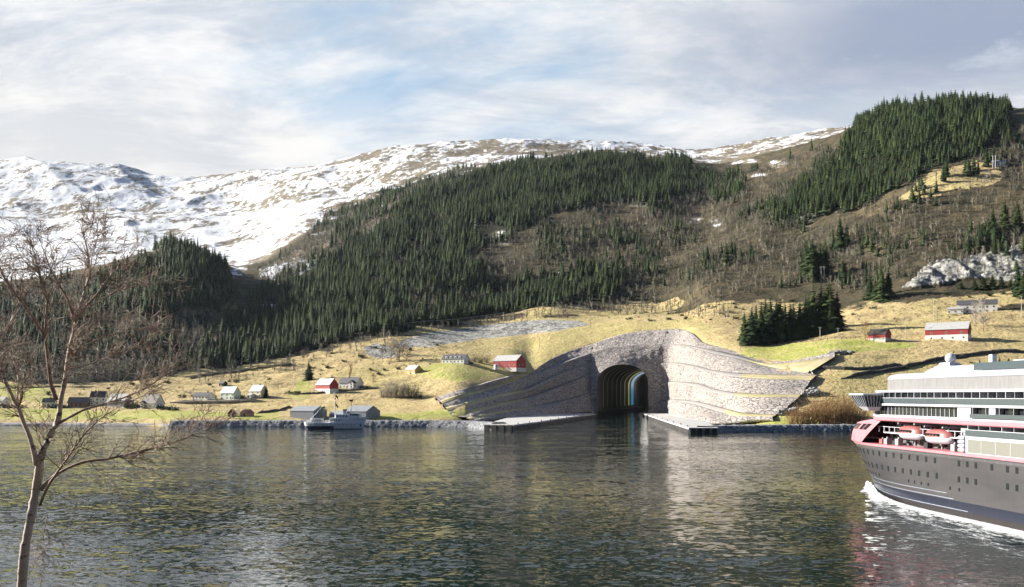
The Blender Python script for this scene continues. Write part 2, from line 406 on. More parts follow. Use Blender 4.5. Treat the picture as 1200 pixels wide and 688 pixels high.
# ------------------------------------------------------------------ terrain: one heightfield sheet
# stations across the view: levels from the fjord bed up to the far ridge, (row, distance)
# 0 bed, 1 shoreline, then 2 bank, 3 field low, 4 field high, 5 hill foot, 6 lower hill, 7 mid hill, 8 near ridge, 9 behind, 10 far mid, 11 far ridge
ST = {
 -700: (628, (488,660),(482,720),(465,800),(452,880),(415,980),(370,1100),(330,1300),(340,1800),(280,2900),(200,4000)),
 -300: (628, (488,660),(482,720),(465,800),(450,880),(412,980),(365,1100),(320,1300),(335,1800),(275,2900),(203,4000)),
 0:    (628, (490,650),(482,720),(463,790),(447,870),(412,970),(375,1100),(340,1300),(326,1800),(256,3000),(196,4000)),
 50:   (628, (490,650),(482,720),(463,790),(447,870),(410,970),(372,1100),(336,1300),(324,1800),(254,3000),(195,4000)),
 100:  (622, (490,650),(482,720),(463,790),(447,870),(405,970),(362,1100),(324,1300),(318,1800),(252,3000),(199,4000)),
 150:  (610, (490,640),(481,720),(463,800),(447,875),(399,975),(346,1100),(304,1300),(313,1800),(252,3000),(206,4000)),
 200:  (595, (489.5,612),(480,700),(463,800),(446,875),(395,980),(340,1100),(290,1300),(310,1800),(255,3000),(216,4000)),
 240:  (595, (489,612),(480,700),(462,800),(442,880),(395,990),(345,1120),(297,1300),(310,1800),(255,3000),(211,3900)),
 270:  (595, (489,612),(480,700),(460,800),(438,890),(402,1000),(365,1150),(328,1350),(318,1800),(258,3000),(208,3800)),
 300:  (595, (489,612),(480,700),(457,800),(432,900),(402,1010),(362,1180),(332,1400),(312,1850),(252,2900),(205,3700)),
 350:  (595, (489,612),(479,700),(452,810),(422,915),(392,1030),(345,1280),(303,1550),(272,1950),(236,2700),(202,3600)),
 400:  (595, (489,612),(478,700),(448,810),(410,925),(382,1045),(332,1320),(272,1720),(258,2150),(224,2800),(190,3400)),
 450:  (595, (489,612),(478,700),(440,820),(396,965),(370,1085),(312,1360),(246,1820),(236,2200),(207,2700),(182,3300)),
 500:  (597, (489.5,614),(475,700),(432,820),(388,1000),(362,1120),(302,1390),(220,1900),(214,2250),(192,2700),(174,3200)),
 538:  (600, (490,620),(467,700),(448,745),(382,1070),(357,1170),(295,1400),(206,1960),(203,2280),(184,2700),(171,3120)),
 570:  (640, (489,665),(462,740),(447.5,776),(378,1090),(354,1185),(290,1410),(199,2010),(197,2300),(180,2700),(169,3080)),
 600:  (690, (488,712),(455,790),(439.5,822),(373,1095),(350,1190),(284,1420),(192,2040),(192,2320),(177,2720),(168,3040)),
 622:  (740, (487,760),(450,830),(435.5,866),(370,1092),(348,1190),(278,1430),(188,2050),(189,2330),(175,2750),(168.5,3020)),
 637:  (780, (487,800),(445,860),(424.5,888),(368,1085),(346,1185),(273,1440),(186,2060),(187,2330),(175,2770),(169,3010)),
 660:  (820, (487,840),(435,890),(412.5,913),(365,1090),(342,1180),(268,1450),(184,2060),(186,2330),(175,2790),(168,3000)),
 695:  (860, (487,880),(425,915),(401.5,935),(362,1110),(337,1190),(262,1460),(183,2060),(187,2330),(175,2790),(167,3000)),
 740:  (880, (487,900),(412,935),(388.5,946),(361,1115),(333,1190),(260,1460),(185,2050),(190,2320),(178,2790),(168,3000)),
 770:  (880, (487,900),(410,932),(385.5,942),(361,1100),(331,1180),(260,1450),(187,2040),(192,2300),(180,2750),(171,2980)),
 800:  (860, (487,885),(408,910),(385,924),(362,1060),(330,1150),(262,1430),(190,2010),(195,2270),(184,2650),(177,2940)),
 824:  (760, (487,790),(415,815),(400,838),(366,975),(332,1080),(264,1410),(195,1990),(196,2240),(186,2600),(179,2900)),
 845:  (700, (487,740),(420,775),(406,798),(368,950),(330,1070),(262,1380),(196,1950),(193,2200),(185,2550),(178,2860)),
 871:  (560, (492,600),(430,710),(413.5,752),(372,935),(328,1062),(258,1340),(192,1880),(188,2150),(181,2480),(174,2800)),
 903:  (528, (497,550),(440,640),(422.5,708),(376,920),(326,1050),(255,1300),(186,1800),(182,2100),(176,2400),(169,2700)),
 930:  (524, (498,545),(445,630),(420.5,696),(376,905),(326,1035),(252,1270),(178,1740),(175,2000),(170,2330),(163,2650)),
 976:  (524, (498,545),(445,620),(412,690),(372,880),(324,1010),(243,1220),(162,1640),(162,1950),(160,2310),(156,2610)),
 1010: (524, (498,545),(445,620),(412,690),(366,870),(320,990),(233,1190),(148,1590),(150,1950),(152,2300),(151,2600)),
 1060: (524, (498,545),(445,620),(412,690),(358,860),(312,960),(220,1150),(127,1550),(133,1950),(138,2300),(142,2600)),
 1120: (524, (498,545),(442,620),(408,690),(350,860),(303,945),(213,1130),(125,1500),(131,1900),(137,2250),(142,2550)),
 1180: (524, (498,545),(440,620),(405,690),(345,850),(297,935),(208,1110),(131,1480),(136,1900),(140,2250),(145,2500)),
 1260: (524, (498,545),(438,620),(402,690),(340,850),(292,930),(204,1100),(130,1480),(136,1900),(140,2250),(145,2500)),
 1500: (524, (498,545),(436,620),(400,690),(335,850),(285,930),(200,1100),(132,1500),(138,1900),(142,2250),(147,2500)),
 1900: (524, (498,545),(436,620),(400,690),(335,850),(285,930),(200,1100),(140,1500),(146,1900),(150,2250),(155,2500)),
}
xs = np.array(sorted(ST), float)
NL = 13
stY = np.zeros((len(xs), NL)); stZ = np.zeros((len(xs), NL))
for i, x in enumerate(xs):
    r = ST[int(x)]
    stY[i, 0] = r[0] - 60; stZ[i, 0] = -12
    stY[i, 1] = r[0]; stZ[i, 1] = -0.4
    for k, (y, Y) in enumerate(r[1:]):
        stY[i, k + 2] = Y; stZ[i, k + 2] = CH + (HY - y) / F * Y
    stY[i, 12] = stY[i, 11] + 900; stZ[i, 12] = stZ[i, 11] * 0.75
def dens(a, b, n): return np.linspace(a, b, n, endpoint=False)
gx = np.concatenate([dens(-700, -60, 70), dens(-60, 1260, 880), np.linspace(1260, 1900, 70)])
NS = len(gx)
gu = (gx - 600) / F
cY = np.stack([np.interp(gx, xs, stY[:, k]) for k in range(NL)], 1)
cZ = np.stack([np.interp(gx, xs, stZ[:, k]) for k in range(NL)], 1)
ker = np.exp(-0.5 * (np.arange(-12, 13) / 5.0) ** 2); ker /= ker.sum()
def smooth_cols(A):
    B = A.copy()
    for k in range(A.shape[1]):
        pad = np.pad(A[:, k], 12, mode='edge'); B[:, k] = np.convolve(pad, ker, 'valid')
    return B
cYs, cZs = smooth_cols(cY), smooth_cols(cZ)
ker = np.exp(-0.5 * (np.arange(-12, 13) / 3.2) ** 2); ker /= ker.sum()
cY, cZ = smooth_cols(cY), smooth_cols(cZ)
ker = np.exp(-0.5 * (np.arange(-12, 13) / 6.0) ** 2); ker /= ker.sum()
rim = np.clip(np.minimum((gx - 560) / 15, (900 - gx) / 15), 0, 1)[:, None]      # keep the rim line under the portal exact
lowk = (np.arange(NL) <= 4)[None, :]
cY = np.where(lowk, cYs * (1 - rim) + cY * rim, smooth_cols(cYs)); cZ = np.where(lowk, cZs * (1 - rim) + cZ * rim, smooth_cols(cZs))
sub = [4, 4, 26, 26, 44, 36, 52, 60, 16, 44, 70, 6]        # rows between levels
rowsY, rowsZ, rowsL = [], [], []
# monotone cubic along each column
h = np.diff(cY, axis=1); dl = np.diff(cZ, axis=1) / h
md = np.zeros_like(cZ)
md[:, 1:-1] = np.where(dl[:, :-1] * dl[:, 1:] > 0, 2 * dl[:, :-1] * dl[:, 1:] / (dl[:, :-1] + dl[:, 1:] + 1e-12), 0)
md[:, 0] = dl[:, 0]; md[:, -1] = dl[:, -1]
for k in range(NL - 1):
    for j in range(sub[k] + (1 if k == NL - 2 else 0)):
        t = j / sub[k]
        h00 = 2 * t**3 - 3 * t**2 + 1; h10 = t**3 - 2 * t**2 + t; h01 = -2 * t**3 + 3 * t**2; h11 = t**3 - t**2
        rowsY.append(cY[:, k] + t * h[:, k])
        rowsZ.append(h00 * cZ[:, k] + h10 * h[:, k] * md[:, k] + h01 * cZ[:, k + 1] + h11 * h[:, k] * md[:, k + 1])
        rowsL.append(np.full(NS, k + t))
TY = np.array(rowsY); TZ = np.array(rowsZ); TL = np.array(rowsL)
TX = gu[None, :] * TY
NR = TY.shape[0]
# roughness: fields gently rolling, slopes lumpy, summits craggy
def bump_amp(L):
    return np.interp(L, [0, 1, 2, 4, 5, 6, 8, 9, 11, 12], [0, 0, 0.4, 1.6, 4, 9, 11, 10, 11, 11])
amp = bump_amp(TL)
port = np.clip(np.minimum((gx - 520) / 25, (1000 - gx) / 30), 0, 1)[None, :] * np.clip(5 - TL, 0, 1)
amp = amp * (1 - port)
big = fbm(TX / 170, TY / 170, 3, 5, 0.52)
rid = fbm(TX / 90 + 5, TY / 90, 9, 4, 0.5, True)
fine = fbm(TX / 22, TY / 22, 21, 4, 0.55)
TZ = TZ + np.interp(TL, [8.2, 9.2, 10.5, 11, 12], [0, 26, 46, 12, 30]) * (fbm(TX / 520 + 0.6 * TY / 520, TY / 760, 140, 4, 0.5, True) - 0.12) * np.clip((660 - (600 + F * TX / TY)) / 240, 0, 1)
TZ = TZ + amp * (1.0 * big + 0.45 * rid) + np.minimum(amp, 3.0) * 0.35 * fine
# rock steps in the fields
TZ += (1 - port) * np.interp(TL, [2, 3, 4.5, 5.5], [0, 0.8, 1.6, 0]) * np.clip(fbm(TX / 60, TY / 14, 33, 3) * 2.0, -1, 1)
# sink what lies beneath the portal's terraces
WING = [(515,475),(530,463),(575,449),(600,442),(622,438),(637,427),(660,415),(695,404),(740,390),(800,387),(824,405),(845,410),(871,417),(903,426),(940,434),(945,446),(930,468),(900,492),(860,500),(600,500),(540,496),(518,488)]
TPX = 600 + F * TX / TY; TPY = HY - F * (TZ - CH) / TY
inw = in_poly(TPX, TPY, WING)
TZ = np.where(inw & (TL < 3.9) & (TL > 1.5), TZ - np.where(TPX < 700, np.clip((TPX - 546) / 34, 0, 1) * 13.0, 6.0 * np.clip((925 - TPX) / 60, 0, 1)), TZ)

TU_SL = 0.25                                             # tunnel axis: dx/dy
def tun_x(Y): return 104.0 + TU_SL * (Y - 880.0)
def terrain_mask_delete(X, Y, Z):
    return (np.abs(X - tun_x(Y)) < 30) & (Y > 820) & (Y < 1040) & (Z < 66)

def Hgt(X, Y):
    """terrain height by interpolation in the grid"""
    u = X / Y
    fi = np.interp(u, gu, np.arange(NS)); i = int(min(max(fi, 0), NS - 1.001)); a = fi - i
    z = 0
    for ii, wgt in ((i, 1 - a), (i + 1, a)):
        z += wgt * np.interp(Y, TY[:, ii], TZ[:, ii])
    return float(z)
def hit(x, y, Y0=520.0):
    """where the sight line through a pixel meets the terrain"""
    fi = np.interp((x - 600) / F, gu, np.arange(NS)); i = int(min(max(round(fi), 0), NS - 1))
    col = TZ[:, i] - (CH + (HY - y) / F * TY[:, i])
    ok = np.where((col > 0) & (TY[:, i] > Y0))[0]
    if len(ok) == 0: return None
    k = ok[0]
    if k == 0: Y = TY[0, i]
    else:
        a = col[k - 1] / (col[k - 1] - col[k] + 1e-9); a = min(max(a, 0), 1); Y = TY[k - 1, i] + a * (TY[k, i] - TY[k - 1, i])
    X = (x - 600) / F * Y
    return Vector((X, Y, Hgt(X, Y)))

# land cover, by where each kind of ground lies
TPX = 600 + F * TX / TY; TPY = HY - F * (TZ - CH) / TY
jx = 9 * fbm(TX / 40, TY / 40, 51, 4); jy = 6 * fbm(TX / 40, TY / 40, 77, 4)
qx, qy = TPX + jx, TPY + jy
FOREST_MAIN = [(225,432),(245,395),(275,365),(300,345),(335,335),(370,322),(395,300),(420,280),(450,258),(480,238),(510,222),(560,205),(620,190),(700,185),(800,190),(834,203),(828,222),(780,230),(755,240),(690,242),(648,254),(600,277),(565,292),(550,315),(590,332),(640,322),(700,318),(735,330),(718,348),(640,360),(560,373),(480,385),(400,400),(300,427)]
FOREST_LEFT = [(150,372),(152,325),(165,305),(200,288),(240,292),(268,318),(278,340),(255,365),(215,360),(180,375)]
MIX_LEFT = [(-500,447),(-500,345),(0,340),(100,324),(152,303),(165,372),(250,366),(235,430),(160,446),(60,448)]
FOREST_RIGHT = [(905,262),(925,232),(950,205),(985,178),(1000,150),(1050,128),(1110,120),(1180,124),(1187,150),(1150,178),(1100,195),(1080,210),(1050,220),(1020,240),(985,250),(950,262),(940,275)]
BARE_ZONE = [(545,318),(570,288),(640,262),(700,243),(790,235),(850,205),(905,195),(960,172),(985,178),(930,235),(905,262),(945,275),(1020,245),(1100,205),(1160,180),(1200,150),(1260,150),(1260,330),(1050,325),(1010,350),(960,330),(850,352),(740,352),(720,335),(690,315),(600,330)]
STRAW_KNOLL = [(1050,236),(1075,215),(1100,200),(1140,186),(1170,192),(1168,215),(1130,222),(1095,232)]
GREENS = [[(868,418),(872,408),(935,402),(1000,396),(1050,400),(1080,404),(1040,410),(990,414),(930,424)], [(560,428),(600,405),(660,385),(720,377),(830,372),(835,384),(740,388),(690,402),(640,424),(600,440),(575,446)], [(470,432),(540,424),(575,436),(560,446),(500,444)],
          [(-500,480),(60,478),(180,482),(330,484),(330,488),(180,492),(-500,497)], [(-500,470),(-500,455),(50,450),(60,470)], [(335,464),(352,448),(368,448),(366,462),(345,470)], [(400,484),(540,480),(560,486),(560,494),(420,492)], [(850,500),(900,490),(930,490),(990,500),(990,503),(850,503)]]
SCREE = [(455,408),(480,395),(520,388),(590,378),(640,374),(680,376),(692,381),(650,388),(590,394),(540,400),(500,406)]
SCREE2 = [(425,408),(440,402),(462,408),(468,418),(445,420),(430,415)]
snow = np.clip((TL - 8.55) * 2.2, 0, 1)
snow = snow * np.interp(TPX, [0, 250, 400, 520, 650, 800], [1.02, 1.03, 0.97, 0.88, 0.90, 0.92])
snow = np.where(TPX > 845, np.clip((TL - 8.9) * 1.5, 0, 0.85), snow)
snow = np.maximum(snow, 0.30 * np.clip((TL - 6.6), 0, 1) * (TPX < 930) * (TPX > 250))
mleft = np.clip((300 - TPX) / 60, 0, 1) * np.clip((TL - 8.0), 0, 1) * (TL < 9.3)
snow = np.where(TPX < 290, np.maximum(snow, np.clip((TL - 8.12) * 3.0, 0, 1) * np.clip(0.80 + 0.5 * fbm(TX / 120, TY / 200, 15, 3), 0, 1)), snow)
for x0, y0, rx, ry in ((585, 274, 16, 4), (592, 281, 10, 5), (760, 240, 22, 4), (775, 233, 10, 3), (810, 256, 14, 6), (715, 316, 6, 4), (660, 322, 6, 4), (462, 308, 6, 5), (316, 358, 12, 4), (278, 320, 9, 5), (840, 262, 10, 8), (888, 205, 14, 4), (912, 192, 12, 5), (870, 190, 20, 4), (835, 180, 12, 3)):
    snow = np.maximum(snow, 0.98 * np.clip(1.6 - np.sqrt(((qx - x0) / rx) ** 2 + ((qy - y0) / ry) ** 2), 0, 1) * (TL > 5.5))
SHOULDER = [(300,318),(345,290),(395,238),(470,212),(530,198),(560,200),(500,225),(440,262),(395,300),(330,335)]
snow = np.maximum(snow, 0.80 * in_poly(qx, qy, SHOULDER) * (TL > 5.5))
def soft(mask): return mask.astype(float)
forest = soft(in_poly(qx, qy, FOREST_MAIN) | in_poly(qx, qy, FOREST_LEFT) | in_poly(qx, qy, FOREST_RIGHT)) * (TL > 3.2)
forest = np.maximum(forest, 0.85 * soft(in_poly(qx, qy, MIX_LEFT)) * (TL > 4.5))
heath = np.clip((TL - 4.9 + 0.9 * fbm(TX / 55, TY / 35, 66, 4)) * 2.2, 0, 1) * (1 - forest)
heath = np.maximum(heath, soft(in_poly(qx + jx, qy + 1.5 * jy, BARE_ZONE)) * (TL > 3.5) * (1 - forest))
heath = heath * (1 - soft(in_poly(qx, qy, STRAW_KNOLL)) * (TL > 5))
green = np.zeros_like(TZ)
for gi, g in enumerate(GREENS): green = np.maximum(green, (1.0, 0.45, 0.6, 0.85, 0.7, 0.9, 0.7, 0.85)[gi] * soft(in_poly(TPX + jx * (0.4 if gi == 0 else 1.2), TPY + jy * (0.25 if gi == 0 else 0.8), g)) * (TL < 5.2))
rock = soft(in_poly(qx, qy, [(1058,338),(1085,312),(1140,304),(1200,288),(1260,285),(1260,318),(1180,330),(1120,332)])) * (TL > 4)
rock = np.maximum(rock, soft(in_poly(TPX + jx * .3, TPY + jy * .25, SCREE) | in_poly(TPX + jx * .3, TPY + jy * .25, SCREE2)) * (TL < 6))
rock = np.maximum(rock, 0.42 * (TL > 6) * (TL < 8) * in_poly(qx, qy, [(925,262),(960,225),(985,195),(1005,172),(1003,200),(975,235),(945,268)]))
# craggy rock face on the right
crag = soft(in_poly(qx, qy, [(1058,338),(1085,312),(1140,304),(1200,288),(1260,285),(1260,318),(1180,330),(1120,332)])) * (TL > 4)
TZ = TZ + crag * (5 * fbm(TX / 14, TY / 14, 91, 4, 0.6, True) + 3)

ii = np.arange(NR - 1)[:, None] * NS + np.arange(NS - 1)[None, :]
quads = np.stack([ii, ii + 1, ii + NS + 1, ii + NS], -1).reshape(-1, 4)
V = np.stack([TX, TY, TZ], -1).reshape(-1, 3)
cen = V[quads].mean(1)
quads = quads[~terrain_mask_delete(cen[:, 0], cen[:, 1], cen[:, 2])]
me = np_mesh('hillside_terrain', V, [quads], True, {'snow': snow, 'forest': forest, 'heath': heath, 'green': green, 'rock': rock})

def terrain_mat():
    m, n, b = pbr('terrain_ground')
    p = pos(n)
    nb = n.noise(p, 0.012, 6, 0.62); nm = n.noise(p, 0.06, 6, 0.65); nf = n.noise(p, 0.35, 5, 0.65)
    nstr = n.noise(n.mapping(p, (0.05, 0.35, 0.5)), 1.0, 4, 0.6)        # terracing along the contours
    straw = n.mix(n.step(nm, 0.35, 0.65), (0.57, 0.455, 0.235), (0.45, 0.35, 0.175))
    straw = n.mix(n.math('MULTIPLY', n.step(nb, 0.45, 0.62), 0.5), straw, (0.46, 0.41, 0.17))
    straw = n.mix(n.math('MULTIPLY', n.step(nf, 0.50, 0.66), 0.75), straw, (0.19, 0.145, 0.08))
    straw = n.mix(n.math('MULTIPLY', n.step(nstr, 0.60, 0.68), 0.8), straw, (0.13, 0.10, 0.06))
    green = n.mix(n.step(nm, 0.35, 0.68), (0.33, 0.36, 0.085), (0.46, 0.41, 0.17))
    ntu = n.noise(n.mapping(p, (1, 1, 2)), 0.95, 4, 0.7)                  # tussocks
    straw = n.mix(n.math('MULTIPLY', n.step(ntu, 0.50, 0.66), 0.62), straw, (0.20, 0.155, 0.08))
    green = n.mix(n.math('MULTIPLY', n.step(ntu, 0.52, 0.68), 0.4), green, (0.15, 0.17, 0.05))
    heath = n.mix(n.step(nm, 0.38, 0.62), (0.050, 0.045, 0.028), (0.105, 0.085, 0.05))
    heath = n.mix(n.math('MULTIPLY', n.step(nf, 0.45, 0.7), 0.8), heath, (0.035, 0.037, 0.024))
    heath = n.mix(n.math('MULTIPLY', n.step(nb, 0.55, 0.66), 0.5), heath, (0.19, 0.15, 0.085))
    floor = n.mix(n.step(nm, 0.4, 0.6), (0.018, 0.020, 0.013), (0.036, 0.034, 0.022))
    vr = n.vor(p, 0.28, 'F1', 1); sr = n.new('ShaderNodeSeparateColor'); n.l.new(vr, sr.inputs[0])
    rock = n.mix(sr.outputs[0], (0.15, 0.15, 0.14), (0.46, 0.46, 0.43))
    rock = n.mix(n.math('MULTIPLY', n.step(nf, 0.5, 0.65), 0.6), rock, (0.11, 0.10, 0.08))
    jit = n.math('MULTIPLY', n.math('SUBTRACT', nf, 0.5), 0.9)
    def on(a): return n.step(n.math('ADD', attr(n, a), jit), 0.35, 0.65)
    c = n.mix(on('heath'), straw, heath)
    c = n.mix(on('forest'), c, floor)
    c = n.mix(on('green'), c, green)
    c = n.mix(on('rock'), c, rock)
    # snow, blown off the ribs: brown streaks run down the slope
    st1 = n.noise(n.mapping(p, (0.006, 0.0035, 0.012), (0, 0, math.radians(25))), 1.0, 9, 0.68, 0.6)
    st2 = n.noise(n.mapping(p, (0.05, 0.012, 0.06), (0, 0, math.radians(35))), 1.0, 8, 0.70)
    sv = n.math('ADD', n.math('MULTIPLY', st1, 0.5), n.math('MULTIPLY', st2, 0.5))
    thr = n.math('SUBTRACT', 0.80, n.math('MULTIPLY', attr(n, 'snow'), 0.325))
    sn = n.step(n.math('SUBTRACT', sv, thr), -0.02, 0.035)
    bare = n.mix(n.step(nm, 0.4, 0.6), (0.17, 0.145, 0.11), (0.27, 0.23, 0.17))
    c = n.mix(n.step(attr(n, 'snow'), 0.4, 0.8), c, n.mix(0.75, c, bare))
    c = n.mix(sn, c, (0.74, 0.77, 0.82))
    n.put(b.inputs['Base Color'], c)
    b.inputs['Roughness'].default_value = 0.95; b.inputs['Specular IOR Level'].default_value = 0.15
    hgt = n.math('ADD', n.math('ADD', n.math('MULTIPLY', nf, 1.2), n.math('MULTIPLY', ntu, 0.5)), n.math('MULTIPLY', nm, 2.5))
    bump(n, b, hgt, 0.8, 1.7)
    return m
M_ground = terrain_mat()
terr = link('hillside_terrain', me, M_ground); tag(terr, kind='structure')

# the bank the photographer and the birch stand on
def near_bank():
    X, Y = np.meshgrid(np.linspace(-60, 60, 60), np.linspace(-40, 90, 60), indexing='ij')
    Z = np.interp(Y, [-40, 0, 8, 16, 70, 80, 90], [19, 17.4, 16.6, 15.2, 1.0, -1.0, -4]) + 0.25 * fbm(X / 4, Y / 4, 5, 4)
    Z = np.minimum(Z, np.where(Y > 2, CH - 0.235 * Y - 0.5, 99))
    i = np.arange(59)[:, None] * 60 + np.arange(59)[None, :]
    q = np.stack([i, i + 60, i + 61, i + 1], -1).reshape(-1, 4)
    z = np.zeros(X.size)
    o = link('near_bank', np_mesh('near_bank', np.stack([X, Y, Z], -1).reshape(-1, 3), [q], True,
             {'heath': z + 1, 'forest': z, 'green': z, 'rock': z, 'snow': z}), M_ground)
    tag(o, kind='structure')
near_bank()

# unseen hillside added behind the camera to block low sky and deepen shade
def back_side():
    X, Y = np.meshgrid(np.linspace(-1500, 1500, 120), np.linspace(-1400, -36, 80), indexing='ij')
    d = -36 - Y
    Z = 18.5 + d * 0.62 - 0.00012 * d * d + np.clip(d / 60, 0, 1) * 22 * fbm(X / 160, Y / 160, 44, 5)
    i = np.arange(119)[:, None] * 80 + np.arange(79)[None, :]
    q = np.stack([i, i + 80, i + 81, i + 1], -1).reshape(-1, 4); z = np.zeros(X.size)
    o = link('added_back_hillside', np_mesh('added_back_hillside', np.stack([X, Y, Z], -1).reshape(-1, 3), [q], True,
             {'heath': z + .6, 'forest': z + 1, 'green': z, 'rock': z, 'snow': z}), M_ground)
    tag(o, kind='structure')
back_side()

WV = 0.30                                                # wave steepness
# water
def water_mat():
    m, n, b = pbr('fjord_water')
    p = pos(n)
    b.inputs['Base Color'].default_value = (0.003, 0.012, 0.011, 1)
    b.inputs['Roughness'].default_value = 0.05
    b.inputs['IOR'].default_value = 1.333; b.inputs['Specular IOR Level'].default_value = 0.38
    def slope(scale, rot, det, rough_, dist_):
        nd = n.new('ShaderNodeTexNoise'); n.l.new(n.mapping(p, scale, (0, 0, math.radians(rot))), nd.inputs['Vector'])
        nd.inputs['Scale'].default_value = 1.0; nd.inputs['Detail'].default_value = det; nd.inputs['Roughness'].default_value = rough_; nd.inputs['Distortion'].default_value = dist_
        return n.vmath('SUBTRACT', nd.outputs[1], (0.5, 0.5, 0.5))
    g = n.noise(n.mapping(p, (0.005, 0.011, 1), (0, 0, 0.3)), 1.0, 4, 0.55)           # gusts: calmer and rougher patches
    gust = n.math('ADD', 0.35, n.math('MULTIPLY', n.step(g, 0.3, 0.7), 0.9))
    v = n.vmath('ADD', n.vmath('MULTIPLY', slope((0.55, 0.95, 1), 12, 3, 0.55, 0.6), (WV, WV * 1.5, 0)),
                n.vmath('MULTIPLY', slope((1.7, 2.6, 1), -9, 3, 0.55, 0.4), (WV * 0.32, WV * 0.42, 0)))
    v = n.vmath('ADD', v, n.vmath('MULTIPLY', slope((0.05, 0.09, 1), -25, 2, 0.5, 0.0), (0.10, 0.16, 0)))
    ln = n.new('ShaderNodeVectorMath', operation='LENGTH'); n.l.new(v, ln.inputs[0])
    peak = n.math('ADD', 0.06, n.math('MULTIPLY', ln.outputs['Value'], 27.0))        # long flat troughs, short steep crests
    sc_ = n.new('ShaderNodeVectorMath', operation='SCALE'); n.l.new(v, sc_.inputs[0]); n.put(sc_.inputs['Scale'], n.math('MULTIPLY', gust, peak))
    nn = n.vmath('NORMALIZE', n.vmath('ADD', sc_.outputs[0], (0, 0, 1)))
    n.l.new(nn, b.inputs['Normal'])
    return m
M_water = water_mat()
wp = MB(); wp.add([(-9000, -400, 0), (9000, -400, 0), (9000, 6500, 0), (-9000, 6500, 0)], [(0, 1, 2, 3)])
tag(wp.build('fjord_water', M_water), kind='structure')

# the air over the fjord
hz = bpy.data.materials.new('fjord_air'); hz.use_nodes = True
hn = NT(hz.node_tree); hn.n.clear()
pv = hn.new('ShaderNodeVolumePrincipled'); pv.inputs['Color'].default_value = (0.72, 0.82, 0.95, 1); pv.inputs['Density'].default_value = 0.000013; pv.inputs['Anisotropy'].default_value = 0.35
ho = hn.new('ShaderNodeOutputMaterial'); hn.l.new(pv.outputs[0], ho.inputs['Volume'])
mb_ = MB(); mb_.box(-9100, 9100, -1500, 6600, -14, 1500)
tag(mb_.build('haze', hz), kind='stuff')
# ------------------------------------------------------------------ the tunnel mouth and its terraces
portal = thing('tunnel_portal', 'huge stone faced tunnel mouth with curved terraces opening onto the fjord', 'tunnel')

def line(pts, n):
    """a pixel+distance polyline as n points in the place, evenly spread over its drawn length"""
    pp = [P(*p) for p in pts]
    s = [0]
    for a, b in zip(pts[:-1], pts[1:]): s.append(s[-1] + math.hypot(a[0] - b[0], a[1] - b[1]) + 0.02 * abs(a[2] - b[2]))
    s = np.array(s) / s[-1]
    A = np.array([tuple(p) for p in pp])
    t = np.linspace(0, 1, n)
    # monotone cubic through the points
    out = np.zeros((n, 3))
    hh = np.diff(s)
    for c in range(3):
        d = np.diff(A[:, c]) / hh; m = np.zeros(len(s)); m[0], m[-1] = d[0], d[-1]
        m[1:-1] = np.where(d[:-1] * d[1:] > 0, 2 * d[:-1] * d[1:] / (d[:-1] + d[1:] + 1e-12), 0)
        k = np.clip(np.searchsorted(s, t, side='right') - 1, 0, len(hh) - 1)
        q = (t - s[k]) / hh[k]; h_ = hh[k]
        out[:, c] = (2*q**3-3*q**2+1)*A[k, c] + (q**3-2*q**2+q)*h_*m[k] + (-2*q**3+3*q**2)*A[k+1, c] + (q**3-q**2)*h_*m[k+1]
    return out
def strip(name, la, lb, mat, n=160, nv=10, rough=0.7, back=None, attrs=None, parent=portal, seed=1, keep=0.0):
    """a ruled wall between two lines, its stones pushed in and out; closed with a back so it has body"""
    A, B = line(la, n), line(lb, n)
    t = np.linspace(0, 1, nv)[:, None, None]
    G = A[None] * (1 - t) + B[None] * t
    du = np.gradient(G, axis=1); dv = np.gradient(G, axis=0)
    N = np.cross(du, dv); N /= (np.linalg.norm(N, axis=2, keepdims=True) + 1e-9)
    fl = np.sign(N[..., 1].mean()); N = N * (-fl if fl else 1)          # face the fjord
    s = G[..., 0] * 0.8 + G[..., 1] * 0.6
    nz = fbm(s / 3.2, G[..., 2] / 2.2, seed, 3, 0.6) + 0.8 * fbm(s / 14, G[..., 2] / 9, seed + 5, 3)
    edge = np.minimum(1, np.minimum(t, 1 - t) * 6 + keep)[..., 0]
    G = G + N * (nz * rough * edge)[..., None]
    nn = n * nv
    i = np.arange(nv - 1)[:, None] * n + np.arange(n - 1)[None]
    q = np.stack([i, i + 1, i + n + 1, i + n], -1).reshape(-1, 4)
    Bk = G.reshape(-1, 3) - (N * 2.0).reshape(-1, 3)
    qb = q[:, ::-1] + nn
    e = np.arange(n - 1)
    top = (nv - 1) * n
    rimq = np.concatenate([np.stack([e + 1, e, e + nn, e + 1 + nn], -1), np.stack([top + e, top + e + 1, top + e + 1 + nn, top + e + nn], -1)])
    at = None
    if attrs is not None:
        g = np.tile(np.interp(np.linspace(0, 1, n), *attrs), (nv, 1)).ravel(); at = {'grass': np.concatenate([g, g])}
    me = np_mesh(name, np.concatenate([G.reshape(-1, 3), Bk]), [q, qb, rimq], False, at)
    return link(name, me, mat, parent)

